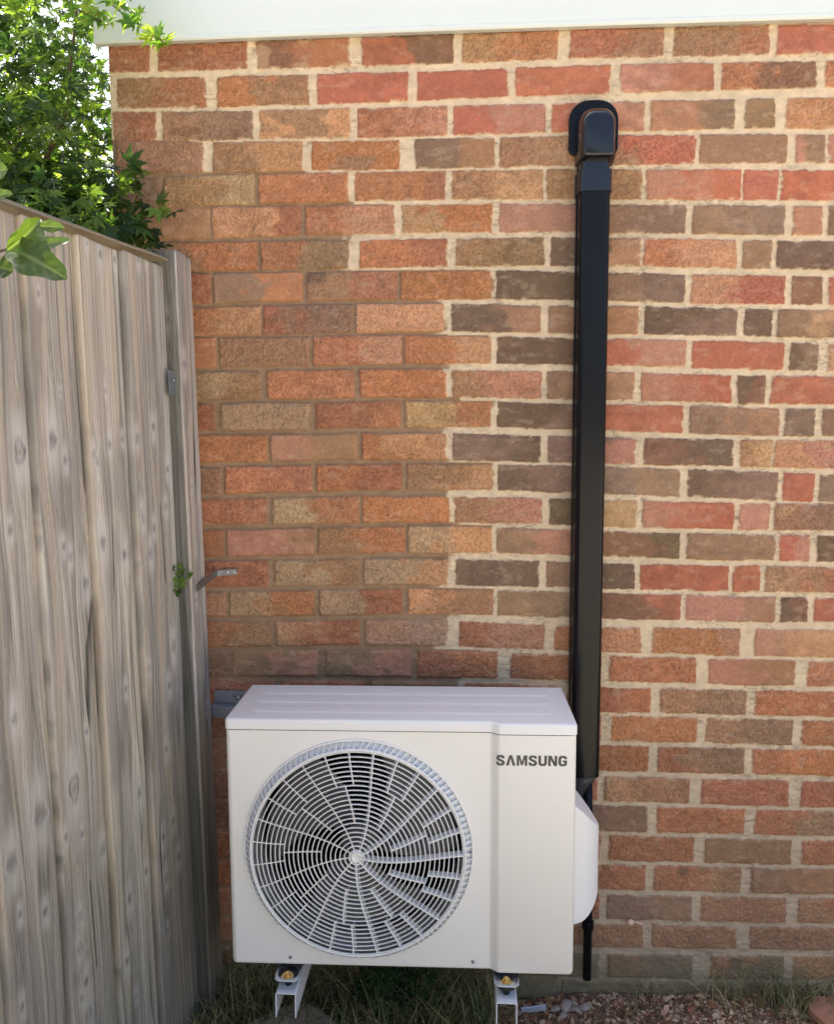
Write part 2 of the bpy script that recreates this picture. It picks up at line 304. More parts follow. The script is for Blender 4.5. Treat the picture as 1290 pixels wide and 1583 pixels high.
    me = grid_mesh('wall', Xo/1000, Y/1000, Z/1000, np.clip(C, .004, .85))
    mt = mat('brickwork', attr=True, rough=.88, nscale=500, namt=.05, bscale=420, bamt=.8, bdist=.0014, spec=.25)
    return link('wall', me, mt, building)
build_wall()
m_side = bpy.data.materials.new('side_brickwork'); m_side.use_nodes = True
t = m_side.node_tree; bk = t.nodes.new('ShaderNodeTexBrick'); tc = t.nodes.new('ShaderNodeTexCoord'); mp = t.nodes.new('ShaderNodeMapping')
mp.inputs['Rotation'].default_value = (0, math.radians(-90), math.radians(-90)); mp.inputs['Scale'].default_value = (1, 1, 1)
t.links.new(tc.outputs['Object'], mp.inputs[0]); t.links.new(mp.outputs[0], bk.inputs['Vector'])
bk.inputs['Scale'].default_value = 1; bk.inputs['Brick Width'].default_value = .225; bk.inputs['Row Height'].default_value = .075; bk.inputs['Mortar Size'].default_value = .005
bk.inputs['Color1'].default_value = (*PALB['M'], 1); bk.inputs['Color2'].default_value = (*PALB['O'], 1); bk.inputs['Mortar'].default_value = (.5, .42, .3, 1)
t.links.new(bk.outputs[0], t.nodes['Principled BSDF'].inputs['Base Color']); t.nodes['Principled BSDF'].inputs['Roughness'].default_value = .9
b = MB(); b.box(0.004, 2.999, 0.0315, 3.4, -0.06, 2.30); b.build('rear_walls', m_side, building)
# fascia, with its shadowed underside and bottom bead
pvc = mat('white_pvc', (.66, .72, .70), rough=.32, nscale=3, namt=.02, spec=.5)
def zf(x): return 2.2935+0.0123*(1-math.exp(-max(x+.02, 0)/.75))+.0045*max(x, 0)
fm = MB(); N = 40; xsn = [-.022+i*(3.02+.022)/N for i in range(N+1)]
prof = [(-.0185, 0.0), (-.0215, .0035), (-.0215, .010), (-.0195, .0125), (-.0195, .225), (-.002, .225), (-.002, .001)]
V = [(x, y, zf(x)+z) for x in xsn for y, z in prof]; n = len(prof)
F = [(i*n+k, i*n+(k+1) % n, (i+1)*n+(k+1) % n, (i+1)*n+k) for i in range(N) for k in range(n)]+[tuple(range(n)), tuple(N*n+k for k in range(n))[::-1]]
fm.add(V, F); fm.build('fascia', pvc, building)
rf = MB(); rf.box(-.022, 3.02, 0.01, 3.5, 2.325, 2.50); rf.build('roof', mat('grey_felt', (.12, .12, .12), rough=.9, nscale=20, namt=.2), building)
# ------------------------------------------------------------------ fence
FA = np.array([.172, -.170, 1.783]); FD = np.array([-.20983, -.97774, 0.]); LEAN = .0235
FN = np.array([.97774, -.20983, 0.])                       # outward, towards the camera side
fence = empty('wooden_fence', tuple(FA-np.array([0, 0, 1.783])))
tag(fence, 'weathered grey featheredge board fence running up to the brick wall on the left', 'fence')
FO = np.array(fence.location)
KN = [(47,455,5),(84,606,3),(33,698,14),(71,680,13),(93,711,7),(133,701,6),(139,713,5),(163,687,6),(186,679,5),(197,678,7),(231,660,8),(156,603,4),(148,393,7),(174,401,6),(205,401,6),(220,401,4),(123,376,4),(261,725,7),(253,783,7),(208,793,7),(9,819,6),(89,844,6),(101,860,6),(148,838,11),(131,901,11),(188,857,9),(224,855,9),(231,816,7),(210,803,8),(265,999,10),(216,1034,6),(257,1059,8),(189,1064,6),(13,1110,9),(127,1130,5),(250,1157,7),(104,1217,16),(57,1258,17),(212,1225,9),(262,1268,8),(243,1293,8),(118,1288,6),(6,1331,14),(20,1411,6),(65,1408,7),(114,1414,7),(160,1309,9),(192,1388,9),(223,1346,7),(272,1323,8),(248,1355,8),(250,1436,5),(115,1541,6),(22,1554,7),(203,1538,5)]
def px_on_fence(px, py):
    d = fw+r2*((px-645)/FPX)-u2*((py-791.5)/FPX)
    A = np.stack([FD, np.array([-LEAN, 0, 1.]), -np.array(d)], 1); s_ = np.linalg.solve(A, np.array(co.matrix_world.translation)-FA)
    return s_[0]*1000, (s_[1]+FA[2])*1000
KNOTS = [(*px_on_fence(a, b), r) for a, b, r in KN]
rk = random.Random(3)
KNOTS += [(rk.uniform(560, 2500), rk.uniform(80, 1750), rk.choice([5, 6, 8, 12])) for _ in range(60)]
KNOTS += [(rk.uniform(250, 560), rk.uniform(60, 700), rk.choice([5, 6, 8, 12])) for _ in range(6)]
def wood_fields(U, Z, seed, knots, base, tint):
    """U across (mm), Z along (mm) -> colour, height"""
    G = U+ (fbm(Z/420+seed*3.1, U/400, 101, 2)-.5)*14; KD = np.zeros_like(U); KR = np.zeros_like(U)
    KX = np.zeros_like(U)
    u0_, u1_ = U.min(), U.max()
    for (ku, kz, r) in knots:
        if ku < u0_+8 or ku > u1_: continue
        r = r*1.7; ku = min(max(ku, u0_+r*.9+10), u1_-r*.9-3)
        du = U-ku; dz = Z-kz
        g = np.exp(-(du/(r*2.4))**2-(dz/(r*6.0))**2); G = G-np.sign(du)*g*r*.55*(1-np.exp(-np.abs(du)/2))
        th = np.arctan2(dz, du); e = np.hypot(du/(r*.50), dz/(r*.85))*(1+.10*np.sin(th*3+ku)+.06*np.sin(th*5+kz))
        dark_ = 1.1*sst(.6, .85, e)*sst(1.35, 1.1, e)+.55*sst(1.0, .6, e)*(.6+.4*np.sin(e*11+ku))+.6*sst(.35, .1, e)
        hs = (ku*.37+kz*.11) % 1
        if hs > .45: dark_ = dark_*.35+.95*sst(.95, .35+.3*hs, e)
        KD = np.maximum(KD, np.clip(dark_, 0, 1)*(.65+.35*math.sin(ku*3.1)**2)); KX = np.maximum(KX, sst(.16, .05, np.abs(du/(r*.5)+.2*np.sin(dz*.3)))*sst(.9, .5, e)*(.5+.5*math.sin(ku*7)))
        KR = np.maximum(KR, sst(2.1, 1.2, e)*(1-sst(1.25, .95, e))*.8)
        KR = np.maximum(KR, .8*np.exp(-(du/(r*1.0))**2-((np.abs(dz)-r*1.3)/(r*1.5))**2))
    l1 = vn(G/2.6+seed*11, Z/520+seed, 111); l2 = vn(G/1.35+seed*5, Z/160, 113); l3 = vn(G/7+seed*3, Z/900+seed*7, 115); l4 = fbm(U/60+seed*5, Z/260, 117, 3)
    rings = .5+.5*np.sin(G*1.15+seed*4+6*l3)
    c = base*tint
    late = sst(.55, .95, rings)*.5+sst(.6, .9, l1)*.5
    C = c[None, None]*(1-.34*late[..., None])*(1+(l2-.5)[..., None]*.38)
    st_ = vn(G/13+seed*2.3, Z/1300+seed, 125); st2 = vn(G/5.5+seed*1.3, Z/420+seed, 127)
    C = C*(1+(st_-.5)*.42+(st2-.5)*.42)[..., None]
    ln1 = sst(.055, .0, np.abs(vn(G/17+seed*1.7, Z/1500+seed*2, 151)-.5)); ln2 = sst(.05, .0, np.abs(vn(G/21+seed*4.1, Z/1300, 153)-.5)); ln3 = sst(.06, 0, np.abs(vn(G/8+seed, Z/700, 155)-.5))
    C = C*(1-.42*ln1-.16*ln3)[..., None]*(1+.22*ln2)[..., None]
    warm = lin((202, 184, 160))*.96; ww = sst(.5, .72, l3)[..., None]*.5
    C = C*(1-ww)+warm*ww*(1-.25*late[..., None])
    grey = lin((138, 134, 130)); wg = sst(.55, .75, l4)[..., None]*.55; C = C*(1-wg)+grey*wg*(1-.2*late[..., None])
    C = C*(1-.95*KD[..., None]*(1-.35*vn(U/3, Z/3, 119))[..., None])*(1-.6*KX[..., None])
    pale = lin((208, 204, 200)); kr = (KR*.8)[..., None]; C = C*(1-kr)+pale*kr
    # a few checks (drying cracks)
    ck = sst(.04, 0, np.abs(vn(G/30+seed*9, Z/2000, 121)-.5))*sst(.62, .66, vn(U/40+seed, Z/240+seed*3, 123)); C = C*(1-.75*ck)[..., None]
    low = sst(1250, 150, Z+(l4-.5)*500)[..., None]*.72; C = C*(1-low)+C*np.array([.56, .56, .50])*low     # shade painted in near the ground, with some green-grey weathering
    Hh = -(late-.5)*.55-ck*1.5-KD*.3+KR*.2
    return C, Hh
m_wood = mat('weathered_wood', attr=True, rough=.85, nscale=260, namt=.14, bscale=420, bamt=.5, bdist=.0006, spec=.2, stretch=(1, 1, .07))
wood0 = lin((186, 180, 171))*.95
def build_board(name, s0, s1, ztop, seed, zbot=40, parent=None):
    du = 1.6; ns = int((s1-s0)/du)+1; u = np.linspace(s0-9, s1, ns)
    dzv = 4.0; z = np.arange(zbot, ztop+.1, dzv)
    U, Zg = np.meshgrid(u, z); r = random.Random(seed)
    t_ = np.array([r.uniform(.86, 1.1)]*3)*np.array([1.0, r.uniform(.985, 1.0), r.uniform(.96, 1.0)])
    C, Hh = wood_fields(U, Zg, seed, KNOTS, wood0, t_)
    q = (U-s0)/(s1-s0)
    cup = r.uniform(-1.2, 1.5)*np.sin(np.pi*np.clip(q, 0, 1))
    off = 3+16*np.clip(q, -.2, 1)+cup*1.3+Hh+1.3*(fbm(Zg/300, Zg*0+seed, 131, 2)-.5)
    rnd = np.clip((U-(s1-2.2))/2.2, 0, 1); off = off-1.6*rnd**2
    wob = (fbm(Zg/180+seed, Zg*0+.3, 133, 2)-.5)*2.2*np.clip((q-.6)/.4, 0, 1); Us = U+wob
    # thick edge returns to the back
    Ue = np.concatenate([Us, Us[:, -1:]+.4, Us[:, -1:]+.4, Us[:, :1]], 1); Oe = np.concatenate([off, off[:, -1:]-2.5, off[:, -1:]*0-3, off[:, :1]*0-3], 1)
    Ze = np.concatenate([Zg, Zg[:, :3]], 1); Ce = np.concatenate([C, C[:, -1:]*1.05, C[:, -1:], C[:, :1]], 1)
    Ue = np.concatenate([Ue, Ue[:, :1]], 1); Oe = np.concatenate([Oe, Oe[:, :1]], 1); Ze = np.concatenate([Ze, Ze[:, :1]], 1); Ce = np.concatenate([Ce, Ce[:, :1]], 1)
    # close the top
    tr = [np.full((1, Ue.shape[1]), Ue.mean()), np.full((1, Ue.shape[1]), 2.0)]
    Ue = np.concatenate([Ue, tr[0]], 0); Oe = np.concatenate([Oe, tr[1]], 0); Ze = np.concatenate([Ze, Ze[-1:]], 0); Ce = np.concatenate([Ce, Ce[-1:]*.8], 0)
    P = FA[None, None]+(Ue/1000)[..., None]*FD+(Oe/1000)[..., None]*FN+((Ze/1000-FA[2]))[..., None]*np.array([-LEAN, 0, 1.])-FO
    me = grid_mesh(name, P[..., 0], P[..., 1], P[..., 2], np.clip(Ce, .01, .8), flip=True)
    return link(name, me, m_wood, parent)
edges = [0, 150, 286, 425, 566]
while edges[-1] < 2600: edges.append(edges[-1]+random.Random(len(edges)).uniform(134, 146))
for i in range(len(edges)-1):
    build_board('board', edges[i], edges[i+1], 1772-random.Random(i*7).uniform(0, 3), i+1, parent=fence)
def fbox(mb, s0, s1, o0, o1, z0, z1, c=None):
    P = []
    for z in (z0, z1):
        for s_, o_ in ((s0, o0), (s1, o0), (s1, o1), (s0, o1)):
            P.append(Vector(FA+s_/1000*FD+o_/1000*FN+(z/1000-FA[2])*np.array([-LEAN, 0, 1.])-FO))
    mb.add(P, [(0, 3, 2, 1), (4, 5, 6, 7), (0, 1, 5, 4), (1, 2, 6, 5), (2, 3, 7, 6), (3, 0, 4, 7)], c)
# capping rail: long strips of grain
def rail(name, s0, s1, o0, o1, z0, z1, seed, ztilt=0):
    u = np.arange(s0, s1, 5.0); prof_ = []
    n_ = 7
    for k in range(n_): prof_.append((o0, z0+(z1-z0)*k/(n_-1)))
    for k in range(1, 9): prof_.append((o0+(o1-o0)*k/8, z1))
    for k in range(1, n_): prof_.append((o1, z1-(z1-z0)*k/(n_-1)))
    prof_.append((o0, z0))
    a = np.array(prof_); L = np.concatenate([[0], np.cumsum(np.hypot(*np.diff(a, axis=0).T))])
    Sg, Og = np.meshgrid(u, a[:, 0]); _, Zg = np.meshgrid(u, a[:, 1]); _, Lg = np.meshgrid(u, L)
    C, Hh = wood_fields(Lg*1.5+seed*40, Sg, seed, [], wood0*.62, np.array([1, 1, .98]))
    j = (fbm(Sg/60, Lg*0, 141, 3)-.5)*2.4
    P = FA[None, None]+(Sg/1000)[..., None]*FD+((Og+j)/1000)[..., None]*FN+(((Zg+j*.8)/1000-FA[2]))[..., None]*np.array([-LEAN, 0, 1.])-FO
    o_ = link(name, grid_mesh(name, P[..., 0], P[..., 1], P[..., 2], np.clip(C, .01, .8)), m_wood, fence); o_.data.set_sharp_from_angle(angle=math.radians(40)); return o_
rail('capping_rail', -6, 2600, -32, 21, 1778, 1783.5, 31)
rail('cross_rail', 0, 2600, -45, -5, 1560, 1600, 32); rail('cross_rail', 0, 2600, -45, -5, 260, 300, 33)
# post
def build_post():
    zt = 1806
    prof_ = []
    x0, x1, y0, y1 = 118, 207, -162, -66; r_ = 5
    def seg(a, b, n):
        for k in range(n): prof_.append((a[0]+(b[0]-a[0])*k/n, a[1]+(b[1]-a[1])*k/n))
    seg((x0, y0), (x1-r_, y0), 36); seg((x1-r_, y0), (x1-1.5, y0+1.5), 3); seg((x1-1.5, y0+1.5), (x1, y0+r_), 3); seg((x1, y0+r_), (x1, y1), 44); seg((x1, y1), (x0, y1), 12); seg((x0, y1), (x0, y0), 12)
    prof_.append((x0, y0)); a = np.array(prof_); L = np.concatenate([[0], np.cumsum(np.hypot(*np.diff(a, axis=0).T))])
    z = np.arange(-30, zt, 5.0)
    Xg, Zg = np.meshgrid(a[:, 0], z); Yg, _ = np.meshgrid(a[:, 1], z); Lg, _ = np.meshgrid(L, z)
    kn = [(60, 1655, 8), (22, 1480, 9), (30, 620, 5), (110, 1560, 9), (115, 1030, 5), (120, 1290, 4), (25, 990, 6), (150, 760, 5)]
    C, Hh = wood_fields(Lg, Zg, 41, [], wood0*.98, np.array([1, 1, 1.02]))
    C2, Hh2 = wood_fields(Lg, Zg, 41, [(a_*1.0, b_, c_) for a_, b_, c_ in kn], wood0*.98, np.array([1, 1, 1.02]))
    near = (Lg < 230); C = np.where(near[..., None], C2, C)
    green = (sst(88, 84, Lg))[..., None]*.95; C = C*(1-green)+C*np.array([.33, .34, .325])*green        # front face behind the panel darkened to a near neutral grey
    dark = sst(800, 100, Zg)[..., None]*.45; C = C*(1-dark)+C*.5*dark  # shade on the lower post put into its colour
    nx = np.where(Lg < 84, 0, np.where(Lg < 92, .7, 1.0)); edgew = (fbm(Zg/90, Zg*0, 143, 3)-.5)*2.2*sst(60, 95, Lg)
    Zt = Zg+0
    top = (Zg > zt-8); Zt = np.where(top, zt-3+(fbm(Lg/16, Lg*0+.2, 145, 3)-.5)*9, Zg)
    lean = (FA[2]*1000-Zt)*LEAN
    Xp = Xg+lean+nx*(Hh+edgew); Yp = Yg-(1-nx)*Hh*(Lg < 90)
    # top cap ring
    cx_, cy_ = a[:, 0].mean(), a[:, 1].mean()
    for f_, dz_ in ((.6, -1), (0.02, -2)):
        Xp = np.concatenate([Xp, cx_+(Xp[-1:]-cx_)*f_], 0); Yp = np.concatenate([Yp, cy_+(Yp[-1:]-cy_)*f_], 0); Zt = np.concatenate([Zt, Zt[-1:]+dz_], 0); C = np.concatenate([C, C[-1:]*.8], 0)
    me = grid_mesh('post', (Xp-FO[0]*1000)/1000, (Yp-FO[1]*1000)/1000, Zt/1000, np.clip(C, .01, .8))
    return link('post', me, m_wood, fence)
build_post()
zinc = mat('galvanised_steel', (.26, .27, .28), rough=.42, metal=.85, nscale=60, namt=.15, bscale=90, bamt=.15)
zinc_dull = mat('dull_zinc', (.20, .22, .24), rough=.55, metal=.5, nscale=60, namt=.2)
steel = mat('bright_steel', (.62, .62, .62), rough=.25, metal=1)
# panel clip on the post edge
s0c, z0c = px_on_fence(248, 590)
mb = MB(); fbox(mb, -14, 12, 16.5, 18.5, z0c-29, z0c+25); clip = mb.build('panel_clip', zinc_dull, fence, bevel=.0008)
mb = MB(); 
pc = FA+(-2)/1000*FD+.0195*FN+((z0c+4)/1000-FA[2])*np.array([-LEAN, 0, 1.])-FO
mb.lathe([(.0035, 0), (.0032, -.0015), (.001, -.0022)], 12, (0, 0, 0)); 
scw = mb.build('screw', steel, clip, smooth=True); scw.location = tuple(pc+FN*.001); scw.rotation_euler = (0, 0, math.radians(78))
# strap from post to wall
strap = empty('metal_strap', (.205, -.06, 1.05)); tag(strap, 'cranked galvanised steel strap tying the fence post to the brick wall', 'strap')
def ribbon(name, pts, wv, th, m, parent, orig):
    mb = MB(); P = [Vector(p)-Vector(orig) for p in pts]; V = []
    for i, p in enumerate(P):
        t_ = (P[min(i+1, len(P)-1)]-P[max(i-1, 0)]).normalized(); n_ = t_.cross(Vector((0, 0, 1))).normalized()*th/2; u_ = Vector((0, 0, wv/2))
        V += [p-n_-u_, p+n_-u_, p+n_+u_, p-n_+u_]
    F = [(i*4+k, i*4+(k+1) % 4, i*4+4+(k+1) % 4, i*4+4+k) for i in range(len(P)-1) for k in range(4)]+[(0, 1, 2, 3), (len(P)*4-4, len(P)*4-1, len(P)*4-2, len(P)*4-3)]
    mb.add(V, F); return mb.build(name, m, parent, bevel=.0006)
ribbon('strap_bar', [(.2250, -.135, 1.056), (.2275, -.115, 1.058), (.231, -.095, 1.062), (.234, -.035, 1.068), (.2365, -.012, 1.0695), (.2415, -.0068, 1.070), (.284, -.0066, 1.0735)], .015, .0028, zinc, strap, strap.location)
for x_, z_ in ((.2455, 1.0715), (.262, 1.072), (.2775, 1.073)):
    mb = MB(); mb.lathe([(.0033, 0), (.003, -.0016), (.0012, -.0022)], 12); o = mb.build('screw', steel, strap, smooth=True); o.location = (x_-.205, -.0084+.06, z_-1.05)
# ------------------------------------------------------------------ air conditioner
UH, UD, UW = .5375, .2273, .72
U0 = Vector((.71108, -.32684, .82867)) - Vector((0, 0, UH))
unit = empty('air_conditioner', U0, (0, -.0097, .012))
tag(unit, 'white outdoor air conditioner unit with a round fan grille and dark grey maker lettering', 'air conditioner')
paint = mat('warm_white_paint', (.76, .75, .72), rough=.38, nscale=2.5, namt=.025, bscale=900, bamt=.06, bdist=.0003, spec=.45)
lidpaint = mat('lid_white_paint', (.78, .78, .775), rough=.36, nscale=2.5, namt=.02, bscale=900, bamt=.05, bdist=.0003, spec=.45)
def plan(inset=0.0, grow=0.0, back=UD):
    """outline, from back left round the front to back right, local x,y"""
    a = UW/2+grow-inset; r = max(.011-inset*.6, .003); st = .0119
    yf = -grow+inset; P = [(-a, back+grow-inset)]
    for k in range(7):
        t_ = math.radians(180+90*k/6); P.append((-a+r+r*math.cos(t_), yf+r+r*math.sin(t_)))
    xs0, xs1 = .186, .207
    for k in range(9):
        u = k/8; P.append((xs0+(xs1-xs0)*u, yf-st*(u*u*(3-2*u))))
    for k in range(7):
        t_ = math.radians(270+90*k/6); P.append((a-r+r*math.cos(t_), yf-st+r+r*math.sin(t_)))
    P.append((a, back+grow-inset)); return P
ZT = UH-.024
def loops(mb, levels, close_bottom=False, close_top=False, skip_front=False, z_tilt=None):
    V = []; n = len(levels[0][0])
    for P, z in levels: V += [(x, y, z) for x, y in P]
    F = []
    for i in range(len(levels)-1):
        for k in range(n):
            if skip_front and i == skip_front-1 and k == 7: continue
            F.append((i*n+k, i*n+(k+1) % n, (i+1)*n+(k+1) % n, (i+1)*n+k))
    if close_bottom: F.append(tuple(range(n))[::-1])
    if close_top: F.append(tuple((len(levels)-1)*n+k for k in range(n)))
    mb.add(V, F)
mb = MB()
loops(mb, [(plan(.006), 0), (plan(.0018), .0018), (plan(0), .006), (plan(0), ZT)], close_bottom=False, skip_front=3)
# front sheet with the round opening
HC = (-.087, .257); HR = .2375
xl_, xr_, zl_, zh_ = -UW/2+.011, .186, .006, ZT
N = 144; ring = []; rect = []
for k in range(N):
    a = 2*math.pi*k/N; cx_, cz_ = math.cos(a), math.sin(a)
    ring.append((HC[0]+HR*cx_, 0, HC[1]+HR*cz_))
    ts = []
    if cx_ > 1e-9: ts.append((xr_-HC[0])/cx_)
    if cx_ < -1e-9: ts.append((xl_-HC[0])/cx_)
    if cz_ > 1e-9: ts.append((zh_-HC[1])/cz_)
    if cz_ < -1e-9: ts.append((zl_-HC[1])/cz_)
    tt = min(ts); rect.append((HC[0]+tt*cx_, 0, HC[1]+tt*cz_))
corners = [(xr_, 0, zh_), (xl_, 0, zh_), (xl_, 0, zl_), (xr_, 0, zl_)]
F = [(k, (k+1) % N, N+(k+1) % N, N+k) for k in range(N)]
V = ring+rect
for c_ in corners:
    an = math.atan2(c_[2]-HC[1], c_[0]-HC[0]) % (2*math.pi); k = int(an/(2*math.pi)*N) % N
    V.append(c_); F.append((N+k, N+(k+1) % N, len(V)-1))
# rolled lip of the opening going inwards
for j, (rr, yy) in enumerate([(HR-.0012, .0008), (HR-.002, .004), (HR-.002, .02)]):
    b0 = len(V); V += [(HC[0]+rr*math.cos(2*math.pi*k/N), yy, HC[1]+rr*math.sin(2*math.pi*k/N)) for k in range(N)]
    p0 = 0 if j == 0 else b0-N
    F += [(p0+k, b0+k, b0+(k+1) % N, p0+(k+1) % N) for k in range(N)]
mb.add(V, F)
casing = mb.build('casing', paint, unit)
def shade(o, ang=32):
    o.data.polygons.foreach_set('use_smooth', [True]*len(o.data.polygons))
    try: o.data.set_sharp_from_angle(angle=math.radians(ang))
    except Exception: pass
shade(casing)
mb = MB(); mb.box(-.352, .352, .004, .22, .004, .0075); mb.box(-.35, .35, .2195, .2255, .008, ZT-.002); mb.build('inner_frame', mat('dark_frame', (.08, .08, .085), rough=.7, nscale=20, namt=.2), unit)
# lid
g = .0016; mb = MB()
lv = [(plan(.004, g), ZT+.0008), (plan(0, g), ZT+.0020), (plan(0, g), UH-.007), (plan(.0007, g), UH-.0035), (plan(.0024, g), UH-.0012), (plan(.0055, g), UH-.0002), (plan(.0085, g), UH)]
loops(mb, lv, close_bottom=True, close_top=True)
lid = mb.build('lid', lidpaint, unit); shade(lid, 40)
# embossed lengthwise swages on the lid
for (yc, x0, x1) in ((.058, -.318, .318), (.118, -.322, .322), (.176, -.326, .326)):
    nu, nv = 90, 13; hw = .0205; V = []; F = []
    for i in range(nu):
        u = i/(nu-1)
        for j in range(nv):
            v = -1+2*j/(nv-1); x = x0+(x1-x0)*u; e = min(x-x0, x1-x)/hw; cap_ = math.sqrt(max(0, 1-(1-min(e, 1))**2))
            ym = yc+hw*v*max(cap_, .02)
            prof_ = (1-v*v); h_ = .0030*min(1, prof_*1.7)*min(1, e*1.6+.02)
            h_ = .0020*sst(0, .33, np.array(min(1-abs(v), e)))
            V.append((x, ym, UH+.00012+float(h_)))
    F = [(i*nv+j, (i+1)*nv+j, (i+1)*nv+j+1, i*nv+j+1) for i in range(nu-1) for j in range(nv-1)]
    mb = MB(); mb.add(V, F); mb.build('swage', lidpaint, lid, smooth=True)
# fan shroud, coil and fan
inner = mat('shroud_grey', (.42, .42, .43), rough=.55, nscale=8, namt=.06)
mb = MB(); n = 96
prof_ = [(.2355, .003), (.226, .008), (.219, .02), (.2165, .045), (.2165, .105), (.2185, .105), (.2185, .045), (.222, .022), (.229, .0105), (.2353, .0055)]
V = [(HC[0]+r*math.cos(2*math.pi*k/n), y, HC[1]+r*math.sin(2*math.pi*k/n)) for r, y in prof_ for k in range(n)]
F = [(i*n+k, i*n+(k+1) % n, (i+1)*n+(k+1) % n, (i+1)*n+k) for i in range(len(prof_)-1) for k in range(n)]
mb.add(V, F); mb.build('fan_shroud', inner, unit, smooth=True)
mb = MB()
for k in range(115): mb.box(-.345+k*.006, -.3446+k*.006, .188, .206, .02, .50)
mb.box(-.347, .347, .206, .211, .015, .505)
mb.build('coil', mat('coil_dark', (.02, .02, .022), rough=.6), unit)
fanm = mat('fan_plastic', (.11, .11, .115), rough=.45)
fan = empty('fan', (HC[0], .06, HC[1])); fan.parent = unit
mb = MB(); mb.lathe([(.012, -.026), (.034, -.024), (.042, -.016), (.044, .02), (.02, .022)], 40); mb.build('hub', fanm, fan, smooth=True)
for kb in range(3):
    V = []; nu, nv = 16, 18
    for i in range(nu):
        r = .043+(.207-.043)*i/(nu-1)
        for j in range(nv):
            v = j/(nv-1); sweep = .55*(r/.207)**1.4; a = kb*2*math.pi/3+.15+sweep+(v-.5)*(1.15+.35*(r/.207))
            y = .026*(v-.5)*2*(.85-.25*r/.207)+.010*(1-4*(v-.5)**2)
            V.append((r*math.cos(a), y, r*math.sin(a)))
    F = [(i*nv+j, (i+1)*nv+j, (i+1)*nv+j+1, i*nv+j+1) for i in range(nu-1) for j in range(nv-1)]
    mb = MB(); mb.add(V, F); bl = mb.build('blade', fanm, fan, smooth=True); so_ = bl.modifiers.new('s', 'SOLIDIFY'); so_.thickness = .0028
# grille
gp = mat('grille_white', (.74, .74, .73), rough=.34, spec=.5)
grille = empty('fan_grille', (HC[0], 0, HC[1])); grille.parent = unit
def dome(r):  # y of grille face at radius r
    return -.0155-.0125*(1-(r/.2225)**2)
def ringmesh(mb, r, y, w_, d_, n=120, rad=None):
    V = []; F = []
    pr = [(r-w_/2, y), (r-w_/2*.6, y-w_*.3), (r+w_/2*.6, y-w_*.3), (r+w_/2, y), (r+w_/2*.8, y+d_), (r-w_/2*.8, y+d_)]
    m_ = len(pr)
    for k in range(n):
        a = 2*math.pi*k/n; V += [(q*math.cos(a), yy, q*math.sin(a)) for q, yy in pr]
    F = [(k*m_+j, k*m_+(j+1) % m_, ((k+1) % n)*m_+(j+1) % m_, ((k+1) % n)*m_+j) for k in range(n) for j in range(m_)]
    mb.add(V, F)
# outer rim: foot flange, slanted slotted band, bright inner ring
mb = MB()
ringmesh(mb, .2385, -.0015, .0045, .0035, 160)
ringmesh(mb, .2225, -.0165, .0046, .012, 160)
mb.build('rim', gp, grille, smooth=True)
mb = MB(); NR = 112
for k in range(NR):
    a = 2*math.pi*k/NR; sl2 = .020
    ra, rb = .2365, .2235; w_ = .0013
    def pt(r, y, da, side): 
        aa = a+da; return (r*math.cos(aa)-side*w_*math.sin(aa), y, r*math.sin(aa)+side*w_*math.cos(aa))
    V = [pt(ra, -.0020, 0, -1), pt(ra, -.0020, 0, 1), pt(rb, -.0165, sl2, 1), pt(rb, -.0165, sl2, -1), pt(ra, .004, 0, -1), pt(ra, .004, 0, 1), pt(rb, -.006, sl2, 1), pt(rb, -.006, sl2, -1)]
    mb.add(V, [(0, 1, 2, 3), (4, 7, 6, 5), (0, 4, 5, 1), (3, 2, 6, 7), (0, 3, 7, 4), (1, 5, 6, 2)])
nb = 120; V = [(r_*math.cos(2*math.pi*k/nb), y_, r_*math.sin(2*math.pi*k/nb)) for r_, y_ in ((.2366, .0045), (.2236, -.0045)) for k in range(nb)]
mb.add(V, [(k, (k+1) % nb, nb+(k+1) % nb, nb+k) for k in range(nb)])
mb.build('rim_slots', gp, grille)
mb = MB()
RR = [.0150+.0097*i for i in range(22)]
for i, r in enumerate(RR[:-1] if RR[-1] > .2195 else RR):
    ringmesh(mb, r, dome(r), .0023 if i else .003, .0042, 48 if r < .06 else 120)
mb.build('rings', gp, grille, smooth=True)
def spoke(mb, a0, r0, r1):
    n_ = max(4, int((r1-r0)/.008)); V = []
    for i in range(n_+1):
        r = r0+(r1-r0)*i/n_; a = a0+.62*(r/.2225)-.30*(r/.2225)**2; t_ = .0011
        a2 = a+.0048/max(r, .02)   # canted blade: rear edge sweeps sideways
        nx, nz = -math.sin(a), math.cos(a)
        y0 = dome(r)-.0001; y1 = y0+.0125
        V += [(r*math.cos(a)-t_*nx, y0, r*math.sin(a)-t_*nz), (r*math.cos(a)+t_*nx, y0, r*math.sin(a)+t_*nz),
              (r*math.cos(a2)+t_*nx, y1, r*math.sin(a2)+t_*nz), (r*math.cos(a2)-t_*nx, y1, r*math.sin(a2)-t_*nz)]
    F = [(i*4+k, i*4+(k+1) % 4, i*4+4+(k+1) % 4, i*4+4+k) for i in range(n_) for k in range(4)]+[(0, 1, 2, 3)[::-1], tuple(n_*4+k for k in range(4))]
    mb.add(V, F)
A0 = math.radians(79-17)   # a full spoke passes just right of the top
for k in range(9):
    a = A0+2*math.pi*k/9; step = 2*math.pi/9
    mb = MB(); spoke(mb, a, .012, .2215); mb.build('spoke', gp, grille)
    mb = MB(); spoke(mb, a+step*.5, RR[6], RR[14]); mb.build('spoke', gp, grille)
    for f_ in (1/3, 2/3):
        mb = MB(); spoke(mb, a+step*f_, RR[14], .2215); mb.build('spoke', gp, grille)
